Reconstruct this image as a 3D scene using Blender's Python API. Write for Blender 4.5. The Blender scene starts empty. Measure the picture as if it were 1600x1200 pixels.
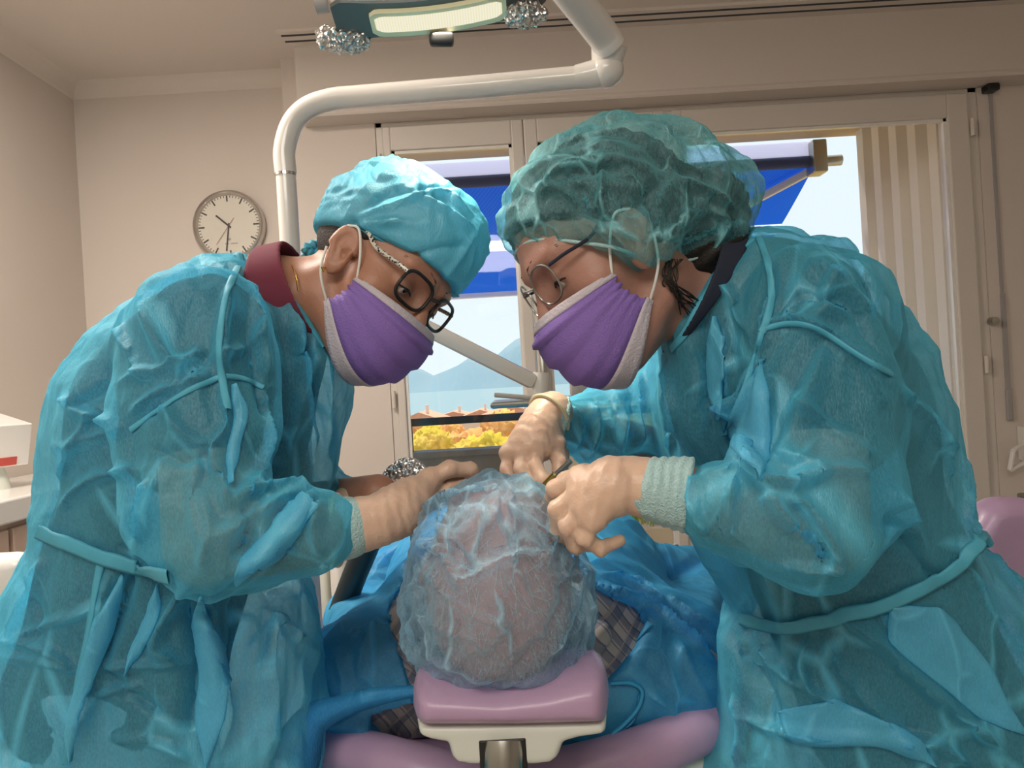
import bpy, bmesh, math, random
import numpy as np
from mathutils import Vector, Matrix
from mathutils.bvhtree import BVHTree

random.seed(7)
RNG = np.random.default_rng(11)
SC = bpy.context.scene
COL = SC.collection
PI = math.pi

# ------------------------------------------------------------------ camera
CAM_H = 1.2
FPX = 1200.0
TH = math.radians(3.4)
CT, ST = math.cos(TH), math.sin(TH)
cam_data = bpy.data.cameras.new('camera')
cam_data.sensor_width = 36.0
cam_data.lens = 36.0 * FPX / 1600.0
cam_data.clip_start = 0.02
cam_data.clip_end = 60000.0
cam = bpy.data.objects.new('camera', cam_data)
COL.objects.link(cam)
right = Vector((CT, 0, -ST)); up = Vector((ST, 0, CT)); back = Vector((0, -1, 0))
M4 = Matrix((right, up, back)).transposed().to_4x4()
M4.translation = Vector((0, 0, CAM_H))
cam.matrix_world = M4
SC.camera = cam

# ------------------------------------------------------------------ world, sun, lamps, exposure
SC.view_settings.view_transform = 'Standard'
SC.view_settings.look = 'None'
SC.view_settings.exposure = 0.0
SC.view_settings.gamma = 1.0
SC.view_settings.use_curve_mapping = False
world = bpy.data.worlds.new('sky'); SC.world = world
world.use_nodes = True
wn = world.node_tree.nodes; wl = world.node_tree.links
bg = wn['Background']
bg.inputs['Color'].default_value = (0.72, 0.81, 0.86, 1)
bg.inputs['Strength'].default_value = 1.25

def light(name, kind, loc, target, energy, color, **kw):
    d = bpy.data.lights.new(name, kind)
    d.energy = energy; d.color = color
    for k, v in kw.items(): setattr(d, k, v)
    o = bpy.data.objects.new(name, d); COL.objects.link(o)
    o.location = loc
    o.rotation_euler = (Vector(target) - Vector(loc)).to_track_quat('-Z', 'Y').to_euler()
    return o

light('sun', 'SUN', (3, 10, 12), (3.9, 5.5, 0), 5.5, (1.0, 0.93, 0.80), angle=0.01)
# ceiling light of the surgery, behind and above the photographer, and a second one over the room
light('ceiling_lamp_light', 'AREA', (-0.35, -0.9, 2.54), (-0.25, -0.1, 0.0), 58.0, (1.0, 0.92, 0.82),
      shape='RECTANGLE', size=1.5, size_y=1.2)
light('side_ceiling_lamp_light', 'AREA', (-1.15, 1.5, 2.54), (-1.15, 1.5, 0.0), 44.0, (1.0, 0.90, 0.80),
      shape='RECTANGLE', size=0.6, size_y=0.6)

# ------------------------------------------------------------------ pixel -> world
def P(px, py, d):
    u = (px - 800.0) / FPX; v = (600.0 - py) / FPX
    return np.array([(u * CT + v * ST) * d, d, CAM_H + (-u * ST + v * CT) * d])
def PV(px, py, d): return Vector(P(px, py, d))
def PX(pts):
    """world points (N,3) -> pixels, used only for reading positions back"""
    x, y, z = pts[:, 0], pts[:, 1], pts[:, 2] - CAM_H
    u = (x * CT - z * ST) / y; v = (x * ST + z * CT) / y
    return np.stack([800 + FPX * u, 600 - FPX * v], 1)

# ------------------------------------------------------------------ materials
def srgb(r, g=None, b=None):
    if g is None: r, g, b = r
    f = lambda c: (c / 255 / 12.92) if c / 255 <= 0.04045 else ((c / 255 + 0.055) / 1.055) ** 2.4
    return (f(r), f(g), f(b), 1)

class NT:
    def __init__(s, name):
        s.m = bpy.data.materials.new(name); s.m.use_nodes = True
        s.t = s.m.node_tree; s.n = s.t.nodes; s.l = s.t.links
        s.n.clear(); s.out = s.n.new('ShaderNodeOutputMaterial')
    def new(s, typ, **kw):
        n = s.n.new(typ)
        for k, v in kw.items():
            if k.startswith('i_'):
                key = k[2:].replace('_', ' ')
                n.inputs[int(key) if key.isdigit() else key].default_value = v
            else: setattr(n, k, v)
        return n
    def link(s, a, b): s.l.new(a, b)

def mat(name, col, rough=0.5, metal=0.0, noise=0.0, nscale=30, bump=0.0, bscale=200, spec=0.5, emit=0.0,
        trans=0.0, sss=0.0, coat=0.0):
    k = NT(name)
    p = k.new('ShaderNodeBsdfPrincipled')
    p.inputs['Base Color'].default_value = col
    p.inputs['Roughness'].default_value = rough
    p.inputs['Metallic'].default_value = metal
    p.inputs['Specular IOR Level'].default_value = spec
    p.inputs['Transmission Weight'].default_value = trans
    p.inputs['Coat Weight'].default_value = coat
    if sss:
        p.inputs['Subsurface Weight'].default_value = sss
        p.inputs['Subsurface Radius'].default_value = (0.012, 0.005, 0.003)
        p.inputs['Subsurface Scale'].default_value = 0.6
    if emit:
        p.inputs['Emission Color'].default_value = col; p.inputs['Emission Strength'].default_value = emit
    tc = None
    if noise or bump: tc = k.new('ShaderNodeTexCoord')
    if noise:
        nz = k.new('ShaderNodeTexNoise', i_Scale=nscale, i_Detail=5.0)
        k.link(tc.outputs['Object'], nz.inputs['Vector'])
        mx = k.new('ShaderNodeMix', data_type='RGBA')
        mx.inputs['A'].default_value = [c * (1 - noise) for c in col[:3]] + [1]
        mx.inputs['B'].default_value = [min(1, c * (1 + noise)) for c in col[:3]] + [1]
        k.link(nz.outputs['Fac'], mx.inputs['Factor']); k.link(mx.outputs['Result'], p.inputs['Base Color'])
    if bump:
        nb = k.new('ShaderNodeTexNoise', i_Scale=bscale, i_Detail=3.0)
        k.link(tc.outputs['Object'], nb.inputs['Vector'])
        bp = k.new('ShaderNodeBump', i_Strength=bump, i_Distance=0.01)
        k.link(nb.outputs['Fac'], bp.inputs['Height']); k.link(bp.outputs['Normal'], p.inputs['Normal'])
    k.link(p.outputs[0], k.out.inputs[0])
    return k.m

def cloth_mat(name, col, see, sheen_tint=(0.8, 0.95, 1, 1), fiber=620, crum=9.0, crum_str=0.5, gloss=0.12, rough=0.45, translucent=0.45, tint=.45):
    """thin non-woven fabric: part of the light passes straight through, part is scattered to both sides"""
    k = NT(name)
    tc = k.new('ShaderNodeTexCoord')
    # creases: sharp ridges at two sizes, warped, plus fine fibres
    nw = k.new('ShaderNodeTexNoise', i_Scale=crum * 0.5, i_Detail=2.0)
    k.link(tc.outputs['Object'], nw.inputs['Vector'])
    mixv = k.new('ShaderNodeMix', data_type='VECTOR'); mixv.inputs['Factor'].default_value = 0.035
    k.link(tc.outputs['Object'], mixv.inputs['A']); k.link(nw.outputs['Color'], mixv.inputs['B'])
    hs = []; lines = []
    for sc_, w, rot in ((crum * .55, 1.0, .6), (crum * 1.5, 0.45, -.9)):
        mpp = k.new('ShaderNodeMapping'); mpp.inputs['Scale'].default_value = (1.0, 1.0, 0.55); mpp.inputs['Rotation'].default_value = (.3, rot, rot * .5)
        k.link(mixv.outputs['Result'], mpp.inputs['Vector'])
        v = k.new('ShaderNodeTexVoronoi', feature='DISTANCE_TO_EDGE', i_Scale=sc_, i_Randomness=1.0)
        k.link(mpp.outputs[0], v.inputs['Vector'])
        nm = k.new('ShaderNodeTexNoise', i_Scale=sc_ * .9, i_Detail=1.0); k.link(mpp.outputs[0], nm.inputs['Vector'])
        ms = k.new('ShaderNodeMapRange', interpolation_type='SMOOTHSTEP'); ms.inputs['From Min'].default_value = .40; ms.inputs['From Max'].default_value = .62
        k.link(nm.outputs['Fac'], ms.inputs['Value'])
        rd = k.new('ShaderNodeMapRange'); rd.inputs['From Min'].default_value = 0; rd.inputs['From Max'].default_value = .20
        rd.inputs['To Min'].default_value = w; rd.inputs['To Max'].default_value = 0; k.link(v.outputs['Distance'], rd.inputs['Value'])
        mu = k.new('ShaderNodeMath', operation='MULTIPLY'); k.link(rd.outputs[0], mu.inputs[0]); k.link(ms.outputs[0], mu.inputs[1]); hs.append(mu)
        inv = k.new('ShaderNodeMath', operation='MULTIPLY_ADD'); inv.inputs[1].default_value = -.09; inv.inputs[2].default_value = .09; k.link(ms.outputs[0], inv.inputs[0])
        av = k.new('ShaderNodeMath', operation='ADD'); k.link(v.outputs['Distance'], av.inputs[0]); k.link(inv.outputs[0], av.inputs[1]); lines.append(av)
    ad = k.new('ShaderNodeMath', operation='ADD')
    k.link(hs[0].outputs[0], ad.inputs[0]); k.link(hs[1].outputs[0], ad.inputs[1])
    fb = k.new('ShaderNodeTexNoise', i_Scale=fiber, i_Detail=3.0)
    mp = k.new('ShaderNodeMapping'); mp.inputs['Scale'].default_value = (1, 1, 0.35)
    k.link(tc.outputs['Object'], mp.inputs['Vector']); k.link(mp.outputs[0], fb.inputs['Vector'])
    mu = k.new('ShaderNodeMath', operation='MULTIPLY'); mu.inputs[1].default_value = 0.10
    k.link(fb.outputs['Fac'], mu.inputs[0])
    ad2 = k.new('ShaderNodeMath', operation='ADD')
    k.link(ad.outputs[0], ad2.inputs[0]); k.link(mu.outputs[0], ad2.inputs[1])
    bp = k.new('ShaderNodeBump', i_Strength=crum_str, i_Distance=0.012)
    k.link(ad2.outputs[0], bp.inputs['Height'])
    # colour varies with fibre density
    mx = k.new('ShaderNodeMix', data_type='RGBA')
    mx.inputs['A'].default_value = [c * 0.92 for c in col[:3]] + [1]
    mx.inputs['B'].default_value = [min(1, c * 1.07) for c in col[:3]] + [1]
    k.link(fb.outputs['Fac'], mx.inputs['Factor'])
    di = k.new('ShaderNodeBsdfDiffuse'); tl = k.new('ShaderNodeBsdfTranslucent')
    gl = k.new('ShaderNodeBsdfGlossy', i_Roughness=rough); tr = k.new('ShaderNodeBsdfTransparent')
    gl.inputs['Color'].default_value = sheen_tint
    tr.inputs['Color'].default_value = [(1 - tint) + tint * c / max(col[:3]) for c in col[:3]] + [1]
    for b in (di, tl):
        k.link(mx.outputs['Result'], b.inputs['Color']); k.link(bp.outputs[0], b.inputs['Normal'])
    k.link(bp.outputs[0], gl.inputs['Normal'])
    m1 = k.new('ShaderNodeMixShader'); m1.inputs[0].default_value = translucent
    k.link(di.outputs[0], m1.inputs[1]); k.link(tl.outputs[0], m1.inputs[2])
    m2 = k.new('ShaderNodeMixShader'); m2.inputs[0].default_value = gloss
    k.link(m1.outputs[0], m2.inputs[1]); k.link(gl.outputs[0], m2.inputs[2])
    m3 = k.new('ShaderNodeMixShader')
    # see-through less at grazing angles: the light crosses more fabric
    lw = k.new('ShaderNodeLayerWeight', i_Blend=0.35)
    rg = k.new('ShaderNodeMapRange'); rg.inputs['To Min'].default_value = see; rg.inputs['To Max'].default_value = see * 0.25
    k.link(lw.outputs['Facing'], rg.inputs['Value'])
    # doubled fabric along a crease hides more
    cr = k.new('ShaderNodeMapRange'); cr.inputs['From Min'].default_value = .008; cr.inputs['From Max'].default_value = .07
    cr.inputs['To Min'].default_value = .25; cr.inputs['To Max'].default_value = 1.0
    mn = k.new('ShaderNodeMath', operation='MINIMUM'); k.link(lines[0].outputs[0], mn.inputs[0]); k.link(lines[1].outputs[0], mn.inputs[1])
    k.link(mn.outputs[0], cr.inputs['Value'])
    fs = k.new('ShaderNodeMapRange'); fs.inputs['From Min'].default_value = .3; fs.inputs['From Max'].default_value = .7
    fs.inputs['To Min'].default_value = 1.12; fs.inputs['To Max'].default_value = .88; k.link(fb.outputs['Fac'], fs.inputs['Value'])
    mm = k.new('ShaderNodeMath', operation='MULTIPLY'); k.link(rg.outputs[0], mm.inputs[0]); k.link(cr.outputs[0], mm.inputs[1])
    mm2 = k.new('ShaderNodeMath', operation='MULTIPLY', use_clamp=True); k.link(mm.outputs[0], mm2.inputs[0]); k.link(fs.outputs[0], mm2.inputs[1])
    k.link(mm2.outputs[0], m3.inputs[0])
    k.link(m2.outputs[0], m3.inputs[1]); k.link(tr.outputs[0], m3.inputs[2])
    k.link(m3.outputs[0], k.out.inputs[0])
    return k.m

def glass_mat(name, tint=(1, 1, 1, 1), refl=0.06):
    k = NT(name)
    tr = k.new('ShaderNodeBsdfTransparent'); tr.inputs['Color'].default_value = tint
    gl = k.new('ShaderNodeBsdfGlossy', i_Roughness=0.02)
    m = k.new('ShaderNodeMixShader'); m.inputs[0].default_value = refl
    k.link(tr.outputs[0], m.inputs[1]); k.link(gl.outputs[0], m.inputs[2]); k.link(m.outputs[0], k.out.inputs[0])
    return k.m

# ------------------------------------------------------------------ object helpers
def tag(o, label=None, cat=None, group=None, kind=None):
    if label: o['label'] = label
    if cat: o['category'] = cat
    if group: o['group'] = group
    if kind: o['kind'] = kind
    return o
def empty(name, loc, label, cat, group=None):
    o = bpy.data.objects.new(name, None); COL.objects.link(o); o.location = loc
    o.empty_display_size = 0.05
    return tag(o, label, cat, group)
def finish(name, me, m, parent=None, smooth=True):
    mats = m if isinstance(m, (list, tuple)) else [m]
    for x in mats: me.materials.append(x)
    if smooth: me.shade_smooth()
    o = bpy.data.objects.new(name, me); COL.objects.link(o)
    if parent is not None:
        o.parent = parent
        o.matrix_parent_inverse = Matrix.Translation(-world_loc(parent))
    return o
def world_loc(o):
    v = Vector((0, 0, 0))
    if o.parent is None: return Vector(o.location)
    return v      # parts are modelled in world coordinates, their origin at the world's
def from_np(name, V, F, m, parent=None, smooth=True):
    me = bpy.data.meshes.new(name)
    V = np.asarray(V, np.float32); F = np.asarray(F, np.int32)
    n = F.shape[1]
    me.vertices.add(len(V)); me.vertices.foreach_set('co', V.ravel())
    me.loops.add(F.size); me.loops.foreach_set('vertex_index', F.ravel())
    me.polygons.add(len(F)); me.polygons.foreach_set('loop_start', np.arange(0, F.size, n, dtype=np.int32))
    me.polygons.foreach_set('loop_total', np.full(len(F), n, np.int32))
    me.update(calc_edges=True); me.validate()
    return finish(name, me, m, parent, smooth)

class MB:
    def __init__(s): s.bm = bmesh.new()
    def box(s, lo, hi, bevel=0.0, seg=2, mtx=None):
        lo = Vector(lo); hi = Vector(hi)
        r = bmesh.ops.create_cube(s.bm, size=1.0)
        vs = r['verts']
        bmesh.ops.scale(s.bm, vec=hi - lo, verts=vs); bmesh.ops.translate(s.bm, vec=(lo + hi) / 2, verts=vs)
        if bevel:
            es = list({e for v in vs for e in v.link_edges})
            g = bmesh.ops.bevel(s.bm, geom=es, offset=bevel, segments=seg, profile=0.5, affect='EDGES')
            vs = list({v for f in g['faces'] for v in f.verts} | {v for v in vs if v.is_valid})
        if mtx is not None: bmesh.ops.transform(s.bm, matrix=mtx, verts=vs)
        return s
    def bar(s, a, b, w, h, bevel=0.0, upv=(0, 0, 1)):
        a = Vector(a); b = Vector(b); d = b - a; L = d.length; z = d.normalized()
        x = Vector(upv).cross(z)
        if x.length < 1e-4: x = Vector((1, 0, 0))
        x.normalize(); y = z.cross(x)
        m = Matrix((x, y, z)).transposed().to_4x4(); m.translation = (a + b) / 2
        return s.box((-w / 2, -h / 2, -L / 2), (w / 2, h / 2, L / 2), bevel, 2, m)
    def tube(s, pts, r, seg=16, caps=True, smooth_iter=0):
        pts = [Vector(p) for p in pts]
        rs = list(r) if isinstance(r, (list, tuple, np.ndarray)) else [r] * len(pts)
        n = len(pts); rings = []
        t0 = (pts[1] - pts[0]).normalized()
        x = t0.orthogonal().normalized()
        for i in range(n):
            t = (pts[min(i + 1, n - 1)] - pts[max(i - 1, 0)]).normalized()
            x = (x - t * x.dot(t)).normalized(); y = t.cross(x)
            rings.append([s.bm.verts.new(pts[i] + (x * math.cos(a) + y * math.sin(a)) * rs[i])
                          for a in [2 * PI * k / seg for k in range(seg)]])
        for i in range(n - 1):
            for k in range(seg):
                s.bm.faces.new((rings[i][k], rings[i][(k + 1) % seg], rings[i + 1][(k + 1) % seg], rings[i + 1][k]))
        if caps:
            s.bm.faces.new(rings[0][::-1]); s.bm.faces.new(rings[-1])
        return s
    def cyl(s, a, b, r, r2=None, seg=28): return s.tube([a, b], [r, r if r2 is None else r2], seg)
    def lathe(s, prof, origin, axis=(0, 0, 1), seg=40):
        z = Vector(axis).normalized(); x = z.orthogonal().normalized(); y = z.cross(x); o = Vector(origin)
        rings = []
        for r, h in prof:
            rings.append([s.bm.verts.new(o + z * h + (x * math.cos(2 * PI * k / seg) + y * math.sin(2 * PI * k / seg)) * max(r, 1e-5))
                          for k in range(seg)])
        for i in range(len(prof) - 1):
            for k in range(seg):
                s.bm.faces.new((rings[i][k], rings[i][(k + 1) % seg], rings[i + 1][(k + 1) % seg], rings[i + 1][k]))
        s.bm.faces.new(rings[0][::-1]); s.bm.faces.new(rings[-1])
        return s
    def sphere(s, c, r, scale=(1, 1, 1), seg=24):
        g = bmesh.ops.create_uvsphere(s.bm, u_segments=seg, v_segments=seg // 2, radius=r)
        bmesh.ops.scale(s.bm, vec=scale, verts=g['verts']); bmesh.ops.translate(s.bm, vec=c, verts=g['verts'])
        return s
    def prism(s, poly, vec):
        a = [s.bm.verts.new(p) for p in poly]; b = [s.bm.verts.new(Vector(p) + Vector(vec)) for p in poly]
        n = len(a)
        s.bm.faces.new(a[::-1]); s.bm.faces.new(b)
        for i in range(n): s.bm.faces.new((a[i], a[(i + 1) % n], b[(i + 1) % n], b[i]))
        return s
    def build(s, name, m, parent=None, smooth=False, auto=40):
        bmesh.ops.recalc_face_normals(s.bm, faces=s.bm.faces)
        me = bpy.data.meshes.new(name); s.bm.to_mesh(me); s.bm.free()
        o = finish(name, me, m, parent, False)
        if smooth:
            me.shade_smooth()
            if auto: me.set_sharp_from_angle(angle=math.radians(auto))
        return o

def spline(pts, n=8):
    """Catmull-Rom through points -> dense list"""
    p = [np.asarray(q, float) for q in pts]
    p = [2 * p[0] - p[1]] + p + [2 * p[-1] - p[-2]]
    out = []
    for i in range(1, len(p) - 2):
        for t in np.linspace(0, 1, n, endpoint=False):
            a, b, c, d = p[i - 1], p[i], p[i + 1], p[i + 2]
            out.append(0.5 * ((2 * b) + (-a + c) * t + (2 * a - 5 * b + 4 * c - d) * t * t + (-a + 3 * b - 3 * c + d) * t ** 3))
    out.append(p[-2])
    return np.array(out)

# ------------------------------------------------------------------ signed distance modelling
def smin(a, b, k):
    h = np.clip(0.5 + 0.5 * (b - a) / k, 0, 1)
    return b * (1 - h) + a * h - k * h * (1 - h)
def smax(a, b, k): return -smin(-a, -b, k)
def d_cap(p, a, b, ra, rb, sq=None):
    """round cone; sq = (axis vector, factor) squashes the section along that axis"""
    a = np.asarray(a, float); b = np.asarray(b, float)
    if sq is not None:
        ax = np.asarray(sq[0], float); ax = ax / np.linalg.norm(ax); f = sq[1]
        g = lambda q: q + np.outer((q - a) @ ax, ax) * (1 / f - 1)
        p = g(p); b = g(b[None])[0]
    ba = b - a; L = ba @ ba
    t = np.clip(((p - a) @ ba) / max(L, 1e-12), 0, 1)
    d = np.linalg.norm(p - a - t[:, None] * ba, axis=1) - (ra + (rb - ra) * t)
    return d
def d_chain(p, pts, rs, k=0.0, sq=None):
    d = None
    for i in range(len(pts) - 1):
        e = d_cap(p, pts[i], pts[i + 1], rs[i], rs[i + 1], sq)
        d = e if d is None else (smin(d, e, k) if k else np.minimum(d, e))
    return d
def d_ell(p, c, r, R=None):
    q = p - np.asarray(c, float)
    if R is not None: q = q @ np.asarray(R).T      # rows of R = axes
    r = np.asarray(r, float)
    k0 = np.linalg.norm(q / r, axis=1); k1 = np.linalg.norm(q / (r * r), axis=1)
    return k0 * (k0 - 1) / np.maximum(k1, 1e-9)
def d_poly2(q, poly):
    """signed distance of 2-D points to a polygon"""
    d = np.full(len(q), 1e9); s = np.ones(len(q))
    n = len(poly)
    for i in range(n):
        a = poly[i]; b = poly[i - 1]
        e = b - a; w = q - a
        t = np.clip((w @ e) / max(e @ e, 1e-12), 0, 1)
        bb = w - t[:, None] * e
        d = np.minimum(d, (bb * bb).sum(1))
        c1 = q[:, 1] >= a[1]; c2 = q[:, 1] < b[1]; c3 = e[0] * w[:, 1] > e[1] * w[:, 0]
        flip = (c1 & c2 & c3) | (~c1 & ~c2 & ~c3)
        s[flip] *= -1
    return s * np.sqrt(d)
def d_pillow(p, poly_px, dep, T, R, pd=None, tilt=None):
    """outline given in photo pixels at depth dep, built as a solid of half thickness T with edges rounded over R"""
    poly = np.array([P(x, y, pd or dep)[[0, 2]] for x, y in poly_px])
    d2 = d_poly2(p[:, [0, 2]], poly)
    yc = dep if tilt is None else dep + tilt(p)
    w = np.abs(p[:, 1] - yc) * (R / T)
    a = np.maximum(d2 + R, 0)
    out = np.sqrt(a * a + w * w) - R
    return np.where(w > R, np.maximum(out * T / R if T < R else out, out), out)

def mesh_sdf(f, lo, hi, h, smooth=1):
    lo = np.asarray(lo, float); hi = np.asarray(hi, float)
    c = 4
    n = np.maximum(np.ceil((hi - lo) / (h * c)).astype(int), 2)
    g = [lo[i] + np.arange(n[i] + 1) * h * c for i in range(3)]
    G = np.stack(np.meshgrid(*g, indexing='ij'), -1).reshape(-1, 3)
    cv = f(G).reshape(n + 1)
    V = np.empty(n * c + 1, np.float32)
    # trilinear upsampling
    def up(a, ax):
        a0 = np.take(a, range(a.shape[ax] - 1), ax); a1 = np.take(a, range(1, a.shape[ax]), ax)
        parts = np.stack([a0 + (a1 - a0) * (k / c) for k in range(c)], ax + 1)
        sh = list(a.shape); sh[ax] = (a.shape[ax] - 1) * c
        r = parts.reshape(sh)
        return np.concatenate([r, np.take(a, [a.shape[ax] - 1], ax)], ax)
    V = up(up(up(cv, 0), 1), 2).astype(np.float32)
    near = np.argwhere(np.abs(V) < h * c * 1.3)
    for s in range(0, len(near), 400000):
        q = near[s:s + 400000]
        V[q[:, 0], q[:, 1], q[:, 2]] = f(lo + q * h)
    # surface nets
    S = V < 0
    sh = np.array(V.shape)
    any_ = np.zeros(sh - 1, np.int8)
    for i in (0, 1):
        for j in (0, 1):
            for k in (0, 1):
                any_ += S[i:sh[0] - 1 + i, j:sh[1] - 1 + j, k:sh[2] - 1 + k]
    cells = np.argwhere((any_ > 0) & (any_ < 8))
    if len(cells) == 0: raise ValueError('empty surface')
    acc = np.zeros((len(cells), 3)); cnt = np.zeros(len(cells))
    corners = [(i, j, k) for i in (0, 1) for j in (0, 1) for k in (0, 1)]
    for a in corners:
        for ax in range(3):
            if a[ax] == 1: continue
            b = list(a); b[ax] = 1
            va = V[cells[:, 0] + a[0], cells[:, 1] + a[1], cells[:, 2] + a[2]]
            vb = V[cells[:, 0] + b[0], cells[:, 1] + b[1], cells[:, 2] + b[2]]
            cr = (va < 0) != (vb < 0)
            t = np.where(cr, va / np.where(cr, va - vb, 1), 0)
            pt = np.array(a, float)[None].repeat(len(cells), 0); pt[:, ax] += t
            acc[cr] += pt[cr]; cnt[cr] += 1
    verts = lo + (cells + acc / cnt[:, None]) * h
    idx = np.full(tuple(sh - 1), -1, np.int32)
    idx[cells[:, 0], cells[:, 1], cells[:, 2]] = np.arange(len(cells))
    faces = []
    for ax in range(3):
        o1, o2 = (ax + 1) % 3, (ax + 2) % 3
        sl0 = [slice(None)] * 3; sl1 = [slice(None)] * 3
        sl0[ax] = slice(0, sh[ax] - 1); sl1[ax] = slice(1, sh[ax])
        A = S[tuple(sl0)]; B = S[tuple(sl1)]
        e = np.argwhere(A != B)
        e = e[(e[:, o1] > 0) & (e[:, o2] > 0) & (e[:, o1] < sh[o1] - 1) & (e[:, o2] < sh[o2] - 1)]
        flip = A[e[:, 0], e[:, 1], e[:, 2]]
        q = []
        for d1, d2 in ((-1, -1), (0, -1), (0, 0), (-1, 0)):
            c_ = e.copy(); c_[:, o1] += d1; c_[:, o2] += d2
            q.append(idx[c_[:, 0], c_[:, 1], c_[:, 2]])
        q = np.stack(q, 1)
        q[~flip] = q[~flip][:, ::-1]
        faces.append(q)
    F = np.concatenate(faces)
    F = F[(F >= 0).all(1)]
    for _ in range(smooth):
        for lam in (0.5, -0.48): verts = lap(verts, F, lam)
    return verts, F
def lap(V, F, lam):
    s = np.zeros_like(V); c = np.zeros(len(V))
    for k in range(F.shape[1]):
        a = F[:, k]; b = F[:, (k + 1) % F.shape[1]]
        for u, w in ((a, b), (b, a)):
            for ax in range(3): s[:, ax] += np.bincount(u, V[w, ax], len(V))
            c += np.bincount(u, minlength=len(V))
    return V + lam * (s / np.maximum(c, 1)[:, None] - V)
def normals(V, F):
    n = np.cross(V[F[:, 2]] - V[F[:, 0]], V[F[:, 3]] - V[F[:, 1]])
    N = np.zeros_like(V)
    for k in range(4):
        for ax in range(3): N[:, ax] += np.bincount(F[:, k], n[:, ax], len(V))
    return N / np.maximum(np.linalg.norm(N, axis=1), 1e-12)[:, None]

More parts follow.
